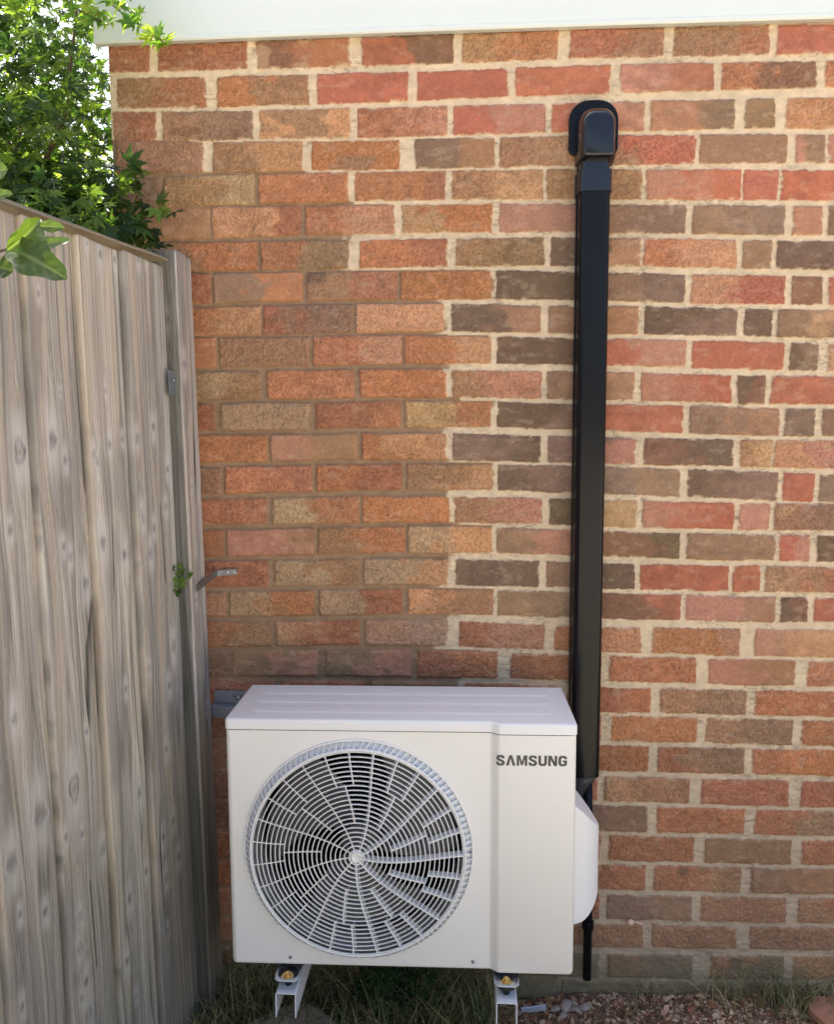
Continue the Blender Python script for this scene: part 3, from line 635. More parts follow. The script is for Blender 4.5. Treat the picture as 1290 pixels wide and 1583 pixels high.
mb = MB(); mb.lathe([(.0125, dome(0)+.008), (.0125, dome(0)+.001), (.0105, dome(0)-.0012), (.0085, dome(0)-.0008), (.0075, dome(0)+.0004), (.002, dome(0)+.0006)], 36); mb.build('centre_cap', gp, grille, smooth=True)
# casing screws
for x_, z_ in ((-.234, .018), (.152, .018), ):
    mb = MB(); mb.lathe([(.0036, .0), (.0034, -.0016), (.0018, -.0026), (.0006, -.0022)], 16); o = mb.build('screw', mat('screw_steel', (.30, .29, .28), rough=.3, metal=1), unit, smooth=True); o.location = (x_, -.0006, z_)
mb = MB(); mb.lathe([(.0025, 0), (.0022, -.0012)], 12); o = mb.build('screw', fanm, unit, smooth=True); o.location = (HC[0]+.2335, -.010, HC[1]+.006)
# maker lettering
LET = dict(
 S=(5.9, [(0,1.2),(0,2.3),(1.75,2.3),(1.85,1.7),(2.4,1.35),(3.5,1.35),(4.05,1.7),(4.0,2.3),(1.2,3.5),(.2,4.4),(.1,5.7),(1.25,7),(4.6,7),(5.75,5.9),(5.75,4.85),(4.05,4.85),(3.9,5.4),(3.4,5.68),(2.45,5.68),(1.95,5.35),(1.98,4.85),(4.9,3.55),(5.9,2.6),(5.9,1.25),(4.7,0),(1.25,0)]),
 A=(6.5, [(0,0),(2.25,7),(4.25,7),(6.5,0),(4.6,0),(3.25,4.9),(1.9,0)]),
 M=(7.3, [(0,0),(0,7),(2.3,7),(3.65,2.6),(5.0,7),(7.3,7),(7.3,0),(5.6,0),(5.6,4.7),(4.35,.4),(2.95,.4),(1.7,4.7),(1.7,0)]),
 U=(5.9, [(0,7),(1.8,7),(1.8,2.1),(2.3,1.4),(3.6,1.4),(4.1,2.1),(4.1,7),(5.9,7),(5.9,1.5),(4.6,0),(1.3,0),(0,1.5)]),
 N=(6.1, [(0,0),(0,7),(2.1,7),(4.4,2.6),(4.4,7),(6.1,7),(6.1,0),(4.0,0),(1.7,4.4),(1.7,0)]),
 G=(5.9, [(5.9,4.8),(4.2,4.8),(4.05,5.3),(3.5,5.65),(2.4,5.65),(1.85,5.1),(1.85,1.9),(2.4,1.35),(3.55,1.35),(4.15,1.9),(4.15,2.65),(3.0,2.65),(3.0,3.9),(5.9,3.9),(5.9,1.3),(4.6,0),(1.3,0),(0,1.4),(0,5.6),(1.3,7),(4.6,7),(5.9,5.8)]))
hgt = .0215/7; mb = MB(); x = 0; word = 'SAMSUNG'; wtot = sum(LET[c][0]*.93+.85 for c in word)-.85; sx = .1425/wtot
for c in word:
    W_, P = LET[c]; n = len(P); n0 = [(x+px*.93)*sx for px, pz in P]
    V = [(n0[i], -.0004, P[i][1]*hgt) for i in range(n)]+[(n0[i], .0004, P[i][1]*hgt) for i in range(n)]
    mb.add(V, [tuple(range(n))]+[(i, i+n, (i+1) % n+n, (i+1) % n) for i in range(n)]); x += W_*.93+.85
o = mb.build('lettering', mat('dark_grey_ink', (.055, .055, .055), rough=.5), unit, recalc=True); o.location = (.905-.711+.004, -.0119-.0003, .4505)
# valve cover on the right-hand side
mb = MB(); cv = []
# plan: half-rounded bulge to +x; x0 = casing side
nn = 22; plan_c = [(UW/2-.004, .043)]+[(UW/2+.006+.062*math.sin(math.pi*(k/nn))**.6, .045+.125*(k/nn)) for k in range(nn+1)]+[(UW/2-.004, .172)]
def ztop(x): q = (x-UW/2)/.066; return .348-.075*max(q, 0)**1.15
def zbot(x): q = max((x-UW/2)/.066, 0); return .074+.045*(q**3.0)
V = [(x_, y_, zbot(x_)) for x_, y_ in plan_c]+[(x_, y_, zbot(x_)+.004) for x_, y_ in plan_c]+[(x_, y_, ztop(x_)) for x_, y_ in plan_c]
n = len(plan_c); F = [(i, i+1, n+i+1, n+i) for i in range(2*n-1) if (i+1) % n]+[tuple(range(n))[::-1], tuple(2*n+i for i in range(n))]
mb.add(V, F); mb.build('valve_cover', lidpaint, unit, bevel=.004)
# ------------------------------------------------------------------ wall bracket carrying the unit
br = empty('wall_bracket', (.68, -.02, .235)); tag(br, 'wall bracket with a grey rail behind the unit and two white channel arms below', 'bracket')
BO = Vector((.68, -.02, .235))
armp = mat('white_powder_coat', (.74, .75, .77), rough=.4, nscale=30, namt=.04)
railp = mat('blue_grey_coat', (.16, .18, .205), rough=.5, metal=.2, nscale=30, namt=.08)
def wbox(mb, x0, x1, y0, y1, z0, z1): mb.box(x0-BO.x, x1-BO.x, y0-BO.y, y1-BO.y, z0-BO.z, z1-BO.z)
mb = MB(); wbox(mb, .222, .985, -.0085, -.0055, .742, .776); wbox(mb, .212, .985, -.0305, -.0115, .7405, .7435); wbox(mb, .212, .985, -.0335, -.0305, .7155, .7435); wb = mb.build('wall_rail', railp, br, bevel=.0008)
for x_ in (.296, .95):
    mb = MB(); mb.lathe([(.006, .012), (.006, 0), (.009, 0), (.009, -.004), (.0045, -.004), (.0045, -.020), (.003, -.021)], 6); o = mb.build('anchor_bolt', steel, br); o.location = Vector((x_-.012, -.0095, .7605))-BO; o.rotation_euler = (0.25, 0, .35)
mb = MB(); mb.tube([(.27, -.0098, .7640), (.281, -.0102, .7655), (.292, -.0100, .7625)], .0028, 8); 
o = mb.build('slot_hole', fanm, br); o.location = -BO
for xc_ in (.475, .9325):
    arm = empty('arm', Vector((xc_, -.372, .23))-BO); arm.parent = br; ho = .0215
    mb = MB(); zt_ = .0255 if xc_ < .6 else .026; pf = -.006 if xc_ < .6 else 0; pz = zt_+(-.004 if xc_ < .6 else 0)
    # inverted U section running back to the wall
    pr = [(-ho, -.028), (-ho, zt_-.003), (-ho+.003, zt_), (ho-.003, zt_), (ho, zt_-.003), (ho, -.028), (ho-.0022, -.028), (ho-.0022, zt_-.003), (ho-.0045, zt_-.0022), (-ho+.0045, zt_-.0022), (-ho+.0022, zt_-.003), (-ho+.0022, -.028)]
    V = [(x_, y_, z_) for y_ in (0, .362) for x_, z_ in pr]; n = len(pr)
    mb.add(V, [(k, (k+1) % n, n+(k+1) % n, n+k) for k in range(n)]+[tuple(range(n))[::-1], tuple(n+k for k in range(n))])
    mb.build('channel', armp, arm)
    # upright against the wall
    mb = MB(); mb.box(-ho, ho, .350, .354, -.06, .52); mb.build('upright', armp, arm)
    # damper: rubber cone, zinc plate and brass coloured bolt; the unit's foot
    mb = MB(); mb.lathe([(.007, .0), (.008, .008), (.012, .012), (.0205, .018), (.0215, .0235), (.016, .0245)], 28, axis='Z'); dm = mb.build('rubber_damper', mat('black_rubber', (.012, .012, .013), rough=.6), arm, smooth=True); dm.location = (0, .030, zt_)
    foot = MB(); P = []
    w2 = .0255; pts = [(-w2, .10), (-w2, -.012), (-w2+.007, -.019), (w2-.007, -.019), (w2, -.012), (w2, .10)]
    V = [(a_, b_, c_) for c_ in (.0253, .0275) for a_, b_ in pts]; n = 6
    foot.add(V, [(k, (k+1) % n, n+(k+1) % n, n+k) for k in range(n)]+[tuple(range(n))[::-1], tuple(n+k for k in range(n))])
    foot.box(-w2, -w2+.002, -.008, .10, .0275, .031); foot.box(w2-.002, w2, -.008, .10, .0275, .031)
    fo = foot.build('foot_plate', mat('zinc_plate', (.62, .65, .70), rough=.3, metal=.9, nscale=60, namt=.2), arm, bevel=.0006); fo.location = (0, .030+pf, pz)
    mb = MB(); mb.lathe([(.0120, .0275), (.0120, .0290), (.0085, .0292), (.0082, .0325), (.0050, .0325), (.0046, .0355), (.0038, .036)], 24, axis='Z')
    bo = mb.build('bolt', mat('brass_plated', (.72, .50, .20), rough=.25, metal=1), arm); bo.location = (0, .028+pf, pz)
    mb = MB(); mb.lathe([(.0145, .0274), (.0145, .0282), (.011, .0284)], 24, axis='Z'); wa = mb.build('washer', steel, arm); wa.location = (0, .028+pf, pz)
# ------------------------------------------------------------------ trunking
blk = mat('black_pvc', (.006, .007, .009), rough=.20, spec=.19, nscale=4, namt=.1, bscale=5, bamt=.12, bdist=.002)
gloss = mat('gloss_black_pvc', (.009, .011, .015), rough=.10, spec=.5, bscale=6, bamt=.12, bdist=.003)
TR = empty('pipe_trunking', (1.1295, 0, .60), (0, math.radians(-.50), 0)); tag(TR, 'black plastic pipe trunking with a rounded wall cap running down the brick wall', 'trunking')
# local x measured from the trunk's centre line; z up from the trunk's foot
def prism(mb, P, z0, z1, scale=None):
    n = len(P); V = [(x_, y_, z0) for x_, y_ in P]+[(x_, y_, z1) for x_, y_ in P]
    mb.add(V, [(k, (k+1) % n, n+(k+1) % n, n+k) for k in range(n)]+[tuple(range(n))[::-1], tuple(n+k for k in range(n))])
def tprof(w_, d_, g=0, y0=0):
    return [(-w_/2-g, y0), (-w_/2-g, -.018), (-w_/2-g+.003, -.018), (-w_/2-g+.003, -d_-g+.014), (-w_/2-g+.006, -d_-g+.006), (-w_/2-g+.010, -d_-g+.0025), (-w_/2-g+.0150, -d_-g), (w_/2+g-.0150, -d_-g), (w_/2+g-.010, -d_-g+.0025), (w_/2+g-.006, -d_-g+.006), (w_/2+g-.003, -d_-g+.014), (w_/2+g-.003, -.018), (w_/2+g, -.018), (w_/2+g, y0)]
def soft(o, a=50):
    shade(o, a); return o
mb = MB(); prism(mb, tprof(.074, .058), .0, 1.385); soft(mb.build('channel', blk, TR), 45)
mb = MB(); prism(mb, tprof(.074, .058, .0028), 1.345, 1.392); soft(mb.build('coupler', gloss, TR), 45)
for sx_ in (-.0335, .0335):
    mb = MB(); mb.lathe([(.0017, 0), (.0014, -.001)], 10); o = mb.build('rivet', mat('white_rivet', (.8, .8, .8), rough=.4), TR, smooth=True); o.location = (sx_, -.045 if sx_ < 0 else -.047, 1.3885); o.rotation_euler = (0, 0, -.9 if sx_ < 0 else .9)
# wall cap: back flange and swept elbow
def rrect_pts(w_, z0, z1, r_top, r_bot, n=8):
    P = []
    def arc(cx_, cz_, r_, a0, a1):
        for k in range(n+1):
            a = math.radians(a0+(a1-a0)*k/n); P.append((cx_+r_*math.cos(a), cz_+r_*math.sin(a)))
    h = w_/2
    arc(h-r_top, z1-r_top, r_top, 0, 90); arc(-h+r_top, z1-r_top, r_top, 90, 180); arc(-h+r_bot, z0+r_bot, r_bot, 180, 270); arc(h-r_bot, z0+r_bot, r_bot, 270, 360); return P
mb = MB()
def plate(mb, P, y0, y1, dx=0):
    n = len(P); V = [(x_+dx, y0, z_) for x_, z_ in P]+[(x_+dx, y1, z_) for x_, z_ in P]
    mb.add(V, [(k, (k+1) % n, n+(k+1) % n, n+k) for k in range(n)]+[tuple(range(n))[::-1], tuple(n+k for k in range(n))])
plate(mb, rrect_pts(.110, 1.437, 1.555, .044, .014), -.001, -.012); 
fl = mb.build('cap_flange', blk, TR, bevel=.0025)
mb = MB(); lv = []
# stack of rounded outlines from wall outwards, pinched at the foot
shell = [(.000, .086, 1.412, 1.530, .034, .004), (-.020, .084, 1.412, 1.529, .034, .004), (-.046, .079, 1.412, 1.522, .031, .004), (-.058, .074, 1.412, 1.516, .028, .005), (-.066, .068, 1.413, 1.509, .025, .005), (-.0705, .062, 1.4155, 1.503, .021, .006), (-.072, .057, 1.418, 1.498, .017, .006)]
V = []; 
for (y_, w_, z0_, z1_, rt_, rb_) in shell: V += [(x_, y_-.006, z_) for x_, z_ in rrect_pts(w_, z0_, z1_, rt_, rb_, 10)]
n = len(rrect_pts(.1, 0, .2, .03, .01, 10)); F = [(i*n+k, i*n+(k+1) % n, (i+1)*n+(k+1) % n, (i+1)*n+k) for i in range(len(shell)-1) for k in range(n)]+[tuple(range(n)), tuple((len(shell)-1)*n+k for k in range(n))[::-1]]
mb.add(V, F); cp = mb.build('wall_cap', gloss, TR); shade(cp, 60); cp.location = (.002, 0, 0)
sb = cp.modifiers.new('bv', 'BEVEL'); sb.width = .0015; sb.segments = 2; sb.limit_method = 'ANGLE'; sb.angle_limit = math.radians(25)
# neck between cap and coupler, its window catching the light
mb = MB(); prism(mb, tprof(.072, .055), 1.386, 1.440); soft(mb.build('neck', gloss, TR), 45)
# flexible lower end and pipe behind
mb = MB(); V = []
for (z_, w_, y_, sh) in ((.002, .033, -.052, 0), (-.018, .030, -.052, -.004), (-.045, .022, -.045, -.012), (-.075, .016, -.036, -.018)):
    V += [(sh+w_*math.cos(math.radians(a)), y_/2+(y_/2)*math.sin(math.radians(a))*1.0, z_) for a in range(0, 360, 18)]
n = 20; mb.add(V, [(i*n+k, i*n+(k+1) % n, (i+1)*n+(k+1) % n, (i+1)*n+k) for i in range(3) for k in range(n)]+[tuple(range(n))[::-1], tuple(3*n+k for k in range(n))])
mb.build('end_boot', mat('slate_rubber', (.030, .034, .042), rough=.45), TR, smooth=True)
# drain pipe
DP = empty('drain_pipe', (1.148, -.045, .078)); tag(DP, 'thin black plastic drain pipe hanging below the white valve cover beside the wall', 'drain pipe')
mb = MB(); mb.tube([(.001, .010, 0), (.0, .010, .15), (-.004, .010, .36), (-.010, .010, .52)], .0107, 20, cap=True); mb.build('pipe', blk, DP, smooth=True)
mb = MB(); mb.tube([(.0, .010, .130), (.0, .010, .150)], .0142, 20); mb.box(-.013, .013, .018, .044, .132, .148); mb.build('pipe_clip', blk, DP, bevel=.001)
# ------------------------------------------------------------------ ground
def axis(fine0, fine1, st, far):
    a = list(np.arange(fine0, fine1, st)); lo = []; hi = []; d = st
    x = fine0
    while x > -far: d *= 1.35; x -= d; lo.append(x)
    d = st; x = a[-1]
    while x < far: d *= 1.35; x += d; hi.append(x)
    return np.array(lo[::-1]+a+hi)
gx, gy = axis(-.1, 1.95, .008, 90), axis(-.55, .03, .008, 90)
GX, GY = np.meshgrid(gx, gy)
fine = np.exp(-np.clip(np.abs(GX-.9)-1.1, 0, 50)*3-np.clip(-.55-GY, 0, 50)*3)
def gh(x, y):
    return ((fbm(x*6, y*6, 201, 2)-.5)*.030+(fbm(x*30, y*30, 205, 3)-.5)*.012)-.002+.020*sst(.9, 1.6, x)*sst(-.35, -.05, y)
GZ = gh(GX, GY)*fine-.004*(1-fine)
n1 = fbm(GX*40, GY*40, 211, 3)[..., None]; n2 = fbm(GX*5, GY*5, 215, 3)[..., None]
soil = lin((96, 78, 62)); mul = lin((138, 110, 88)); gcol = soil*(1-sst(.8, 1.0, GX)[..., None])+mul*sst(.8, 1.0, GX)[..., None]
gcol = gcol*(.6+.8*n1)
# towards the garden side: worn lawn, then unseen pale paving added to bounce light
lawn = lin((108, 116, 70))*(.75+.5*n2); bounce_pav = lin((200, 188, 166))*(.9+.2*n2)
k = sst(-.5, -.9, GY)[..., None]; gcol = gcol*(1-k)+lawn*k; k = sst(-1.25, -1.35, GY)[..., None]; gcol = gcol*(1-k)+bounce_pav*k
o = link('ground', grid_mesh('ground', GX, GY, GZ, np.clip(gcol, 0, .8)), mat('soil', attr=True, rough=.95, nscale=300, namt=.35, bscale=220, bamt=.8, bdist=.003, spec=.15)); tag(o, kind='structure')
def fgh(x, y): return float(gh(np.array(x), np.array(y)))
# ------------------------------------------------------------------ bark chips and gravel
r = random.Random(21); mb = MB()
def chip(mb, x, y, z, L, Wd, th, c, tilt=.5):
    n = r.choice([5, 6, 7]); yaw = r.uniform(0, 6.28)
    q = Quaternion((0, 0, 1), yaw) @ Quaternion((r.uniform(-1, 1), r.uniform(-1, 1), 0), r.uniform(-tilt, tilt))
    P = []
    for k_ in range(n):
        a = 2*math.pi*k_/n+r.uniform(-.3, .3); rr = r.uniform(.75, 1.1); P.append((L/2*rr*math.cos(a), Wd/2*rr*math.sin(a)))
    V = [q @ Vector((px, pz, -th/2)) for px, pz in P]+[q @ Vector((px*.82, pz*.82, th/2+r.uniform(-.1, .3)*th)) for px, pz in P]
    mb.add([v+Vector((x, y, z)) for v in V], [(k_, (k_+1) % n, n+(k_+1) % n, n+k_) for k_ in range(n)]+[tuple(range(n))[::-1], tuple(n+k_ for k_ in range(n))], c)
CH = [(146, 116, 92), (122, 96, 74), (168, 136, 110), (104, 80, 62), (180, 154, 128), (138, 94, 72), (92, 74, 60), (190, 164, 142), (120, 104, 84)]
for i in range(11000):
    x = r.uniform(.30, 1.95); y = -abs(r.gauss(0, .16))-.004
    if y < -.5: continue
    p = float(sst(.62, .98, np.array(x)))
    if r.random() > .10+.9*p: continue
    big = r.random() < .12; L = r.uniform(.012, .032) if big else r.uniform(.005, .015)
    c = lin(r.choice(CH))*r.uniform(.9, 1.6)
    chip(mb, x, y, fgh(x, y)+r.uniform(0, .004), L, L*r.uniform(.35, .8), L*r.uniform(.12, .3), c, .7)
for i in range(260):
    x = r.uniform(.75, 1.9); y = -abs(r.gauss(0, .10))-.012; chip(mb, x, y, fgh(x, y)+.006, r.uniform(.015, .05), r.uniform(.0012, .003), .0015, lin(r.choice([(170, 150, 118), (120, 96, 70), (90, 70, 54)])), .35)
for i in range(60):
    x = r.uniform(.7, 1.9); y = -abs(r.gauss(0, .09))-.015; chip(mb, x, y, fgh(x, y)+.007, r.uniform(.018, .034), r.uniform(.010, .018), .0012, lin(r.choice([(150, 112, 78), (176, 146, 112), (110, 84, 60)])), .6)
chipm = mat('bark_and_gravel', attr=True, rough=.9, nscale=250, namt=.25, bscale=300, bamt=.6, bdist=.001, spec=.2)
tag(mb.build('bark_chips', chipm), 'reddish bark chips and gravel scattered along the foot of the brick wall', 'bark chips', kind='stuff')
for (x, y, L, c_, lab) in ((1.055, -.055, .062, (206, 206, 214), 'white plastic offcut'), ):
    mb = MB(); M_ = Matrix.Translation((0, 0, 0)) @ Matrix.Rotation(.12, 4, 'Z') @ Matrix.Rotation(-.1, 4, 'Y'); mb.box(-L/2, L/2, -.006, .006, 0, .004, M=M_); mb.box(-L/2, L/2, .004, .006, .0035, .008, M=M_)
    o = mb.build('plastic_strip', mat('grey_white_plastic', (.5, .5, .55), rough=.45, nscale=80, namt=.1), None, bevel=.0005); o.location = (1.02, -.05, fgh(1.02, -.05)+.008)
    tag(o, 'short pale grey plastic strip lying on the bark chips right of the right bracket foot', 'plastic strip')
pebm = mat('pale_stone', (.36, .30, .25), rough=.85, nscale=90, namt=.25, bscale=120, bamt=.4)
PB = [(1.075, -.052, .014), (1.098, -.045, .016), (1.122, -.058, .012), (1.118, -.036, .010), (1.145, -.05, .013), (1.088, -.075, .011), (.985, -.055, .009)]
PL = ['largest pale pebble between the plastic strip and the drain pipe', 'second pale pebble, just left of the drain pipe', 'small pale pebble in front of the drain pipe', 'tiny pale pebble against the wall below the drain pipe', 'pale pebble just right of the drain pipe', 'small pebble nearest the camera by the plastic strip', 'tiny pebble left of the plastic strip']
for (x, y, s_), lb in zip(PB, PL):
    bm_ = bmesh.new(); bmesh.ops.create_icosphere(bm_, subdivisions=2, radius=s_)
    for v in bm_.verts:
        f_ = .6+.8*float(vn(np.array(v.co.x*90+x*99), np.array(v.co.y*90+v.co.z*70), 221)); v.co = Vector((v.co.x*f_*1.15, v.co.y*f_*.8, v.co.z*f_*.45))
    me = bpy.data.meshes.new('pebble'); bm_.to_mesh(me); bm_.free(); o = link('pebble', me, pebm, smooth=True); o.location = (x, y, fgh(x, y)+s_*.35); o.rotation_euler = (.1, .1, x*50)
    tag(o, lb, 'pebble', 'pale pebbles on the bark chips')
# stone slab left, terracotta tile right
def slab(name, pts, z0, th, m, lab, cat, tilt=(0, 0)):
    cx_ = sum(p[0] for p in pts)/len(pts); cy_ = sum(p[1] for p in pts)/len(pts); mb = MB(); n = len(pts)
    V = [(x-cx_, y-cy_, -th) for x, y in pts]+[(x-cx_, y-cy_, 0) for x, y in pts]; mb.add(V, [(k_, (k_+1) % n, n+(k_+1) % n, n+k_) for k_ in range(n)]+[tuple(range(n))[::-1], tuple(n+k_ for k_ in range(n))])
    o = mb.build(name, m, None, bevel=.003); o.location = (cx_, cy_, z0); o.rotation_euler = (tilt[0], tilt[1], 0); tag(o, lab, cat); return o
slab('stone_slab', [(.29, -.245), (.361, -.187), (.415, -.142), (.466, -.122), (.512, -.150), (.559, -.191), (.62, -.26), (.60, -.38), (.34, -.38)], .050, .045, mat('sandstone', (.46, .36, .27), rough=.9, nscale=22, namt=.35, bscale=60, bamt=.7, bdist=.003), 'broken tan stone slab lying in the grass below the left bracket foot', 'stone slab', (.0, .0))
slab('clay_tile', [(1.675, -.055), (1.70, .0-.012), (1.80, -.02), (1.92, -.05), (1.90, -.20), (1.73, -.20)], .040, .02, mat('terracotta', (.42, .20, .12), rough=.85, nscale=40, namt=.2, bscale=90, bamt=.4), 'broken terracotta clay tile half covered by grass at the lower right corner', 'clay tile', (.05, .0))
# ------------------------------------------------------------------ grass
def blades(mb, n, area, hr, cols, wr=(.0012, .0026), lie=.9, seed=1, zoff=0):
    r = random.Random(seed)
    for i in range(n):
        x, y = area(r); z = fgh(x, y)+zoff; L = r.uniform(*hr); a = r.uniform(0, 6.28); d = Vector((math.cos(a), math.sin(a)*.8, 0)); w_ = r.uniform(*wr); sd_ = Vector((-d.y, d.x, 0))*w_
        c = lin(r.choice(cols))*r.uniform(.9, 1.6); ln = r.uniform(.25, lie)*L; P = Vector((x, y, z)); V = []
        ns = 6; bend = r.uniform(.4, 1.3)
        for k_ in range(ns+1):
            u = k_/ns; h_ = L*(math.sin(min(u*bend*1.7, 2.6))/max(bend, .7))*.62; p = P+d*ln*(u**1.35)+Vector((0, 0, max(h_, .003))); 
            if p.y > -.004: p.y = -.004-r.random()*.004
            ww = (1-u**1.6)+.04; V += [p-sd_*ww, p+sd_*ww]
        mb.add(V, [(2*k_, 2*k_+1, 2*k_+3, 2*k_+2) for k_ in range(ns)], c)
GC = [(98, 106, 66), (80, 92, 56), (116, 118, 76), (70, 80, 50), (166, 152, 114), (136, 128, 94)]
DC = [(176, 160, 124), (150, 138, 104), (124, 116, 84)]
gm = mat('grass_blades', attr=True, rough=.55, trans=.25, tsat=(1.2, 1.3, .6), spec=.35)
mb = MB()
blades(mb, 2000, lambda r: (r.uniform(.20, .93), r.uniform(-.26, -.005)), (.05, .17), GC, seed=3, lie=1.3)
blades(mb, 420, lambda r: (r.uniform(.20, 1.0), r.uniform(-.20, -.005)), (.06, .15), DC, wr=(.0008, .0016), seed=4)
tag(mb.build('grass', gm, recalc=False), 'long tangled green grass growing under the air conditioner beside the fence', 'grass', kind='stuff')
mb = MB()
blades(mb, 260, lambda r: (r.gauss(1.63, .075), -abs(r.gauss(0, .03))-.006), (.05, .14), GC+DC, seed=5, wr=(.0009, .0018))
blades(mb, 90, lambda r: (r.uniform(1.25, 1.9), -abs(r.gauss(0, .05))-.006), (.03, .12), DC+GC, seed=6, wr=(.0008, .0014))
tag(mb.build('grass_tuft', gm, recalc=False), 'tangled half dry grass tuft against the wall at the lower right', 'grass', kind='stuff')
mb = MB()
blades(mb, 60, lambda r: (r.uniform(.205, .27), r.uniform(-.5, -.38)), (.06, .15), GC[:4], seed=8, wr=(.002, .0045), lie=.5)
tag(mb.build('grass_clump', gm, recalc=False), 'broad bladed green grass clump at the foot of the fence', 'grass', kind='stuff')
# ------------------------------------------------------------------ leaves
def maple_leaf(mb, P, size, nrm, ang, c, lobes=7, r=random):
    n_ = Vector(nrm).normalized(); t_ = n_.orthogonal().normalized(); b_ = n_.cross(t_); ca, sa = math.cos(ang), math.sin(ang); e1 = t_*ca+b_*sa; e2 = n_.cross(e1)
    P = Vector(P); V = [P+n_*0]; F = []
    spread = [0, 38, -38, 76, -76, 118, -118][:lobes]; ln = [1, .93, .93, .74, .74, .42, .42]
    order = sorted(range(lobes), key=lambda i: spread[i])
    rim = []
    for q, i in enumerate(order):
        a = math.radians(spread[i]); L = size*ln[i]*r.uniform(.92, 1.05); dr = e1*math.cos(a)+e2*math.sin(a); sd_ = e2*math.cos(a)-e1*math.sin(a); w_ = L*.155
        droop = -n_*size*.10
        rim += [P+dr*L*.52-sd_*w_+n_*size*.03, P+dr*L+droop*r.uniform(.5, 2.2), P+dr*L*.52+sd_*w_+n_*size*.03]
        if q < len(order)-1:
            a2 = math.radians((spread[i]+spread[order[q+1]])/2); rim.append(P+(e1*math.cos(a2)+e2*math.sin(a2))*size*.24)
    V += rim; m_ = len(rim)
    # centre ribs as fan
    F = []
    q = 1
    for s_ in range(lobes):
        F.append((0, q, q+1, q+2)); q += 3
        if s_ < lobes-1: F.append((0, q-1, q, q+1)) if False else F.extend([(0, q-1, q), (0, q, q+1)]); q += 1
    mb.add(V, F, c)
lm = mat('maple_leaves', attr=True, rough=.45, trans=.54, tsat=(2.5, 2.3, .7), spec=.4)
bark = mat('bark', (.12, .09, .07), rough=.9, nscale=40, namt=.3, bscale=60, bamt=.6)
LC = [(62, 90, 46), (50, 78, 42), (82, 110, 54), (42, 66, 40), (96, 124, 60), (54, 80, 48)]
def leaf_cluster(mb, C_, R_, n, r, size=(.022, .040), cols=LC, bias=None):
    for i in range(n):
        for _ in range(8):
            d = Vector((r.uniform(-1, 1), r.uniform(-1, 1), r.uniform(-1, 1)))
            if d.length < 1: break
        p = Vector(C_)+Vector((d.x*R_[0], d.y*R_[1], d.z*R_[2]))
        if bias and not bias(p): continue
        nr = Vector((r.gauss(0, .55), r.gauss(-.35, .55), r.gauss(.75, .35)))
        maple_leaf(mb, p, r.uniform(*size), nr, r.uniform(0, 6.28), lin(r.choice(cols))*r.uniform(.75, 1.2), r.choice([5, 7, 7]), r)
r = random.Random(77)
def behind_fence(p):
    s_ = (Vector((p.x, p.y, 0))-Vector((FA[0], FA[1], 0))).dot(Vector(FD)); off = (Vector((p.x, p.y, 0))-Vector((FA[0], FA[1], 0))).dot(Vector(FN))
    lean = (FA[2]-p.z)*LEAN
    if p.z < 1.80 and off > -.05: return False
    if s_ > 0 and off > .04: return False
    if p.y > -.03 and p.x > -.045: return False
    return p.x < .03+max(0, -p.y-.03)*.0 or p.z < 1.95 and p.x < .15
tree = empty('maple_tree', (-.75, .75, 0)); tag(tree, 'Japanese maple tree with dark green palmate leaves behind the fence', 'tree'); TO = Vector(tree.location)
mb = MB(); cl = []
for i in range(250):
    y = r.uniform(-.35, 1.3); k_ = (y+1.92)/1.92; x = .83-(.83+r.uniform(-.02, .62))*k_ if y > -.05 else r.uniform(-.5, .02); z = 1.42+(r.uniform(.30, 1.25))*k_
    R_ = r.uniform(.08, .18); cl.append(((x, y, z), R_))
sub = MB()
for C_, R_ in cl:
    leaf_cluster(mb, C_, (R_, R_, R_*.45), int(16+R_*170), r, bias=behind_fence)
# a drooping skirt just over the fence top next to the wall
for i in range(26):
    x = r.uniform(-.15, .10); y = r.uniform(-.22, -.05); z = r.uniform(1.80, 2.02)-.5*max(x, 0)
    leaf_cluster(mb, (x, y, z), (.06, .05, .03), 12, r, size=(.03, .045), cols=LC[:4], bias=lambda p: p.y < -.02 and p.x < .15)
fo = mb.build('crown', lm, tree, recalc=False); fo.location = -TO
mb = MB()
mb.tube([(-.75, .75, -.05), (-.74, .74, .6), (-.70, .7, 1.2), (-.62, .62, 1.7)], [.05, .045, .04, .034], 10)
for i in range(26):
    C_, R_ = r.choice(cl); s0 = Vector((-.64, .64, r.uniform(1.45, 1.7))); e = Vector(C_)
    m1 = s0.lerp(e, .35)+Vector((r.uniform(-.06, .06), r.uniform(-.06, .06), .10)); m2 = s0.lerp(e, .7)+Vector((r.uniform(-.05, .05), r.uniform(-.05, .05), .06))
    if e.y < 0 and e.x > -.05: continue
    mb.tube([s0, m1, m2, e], [.016, .010, .006, .0025], 6)
tr_ = mb.build('trunk', bark, tree, smooth=True); tr_.location = -TO
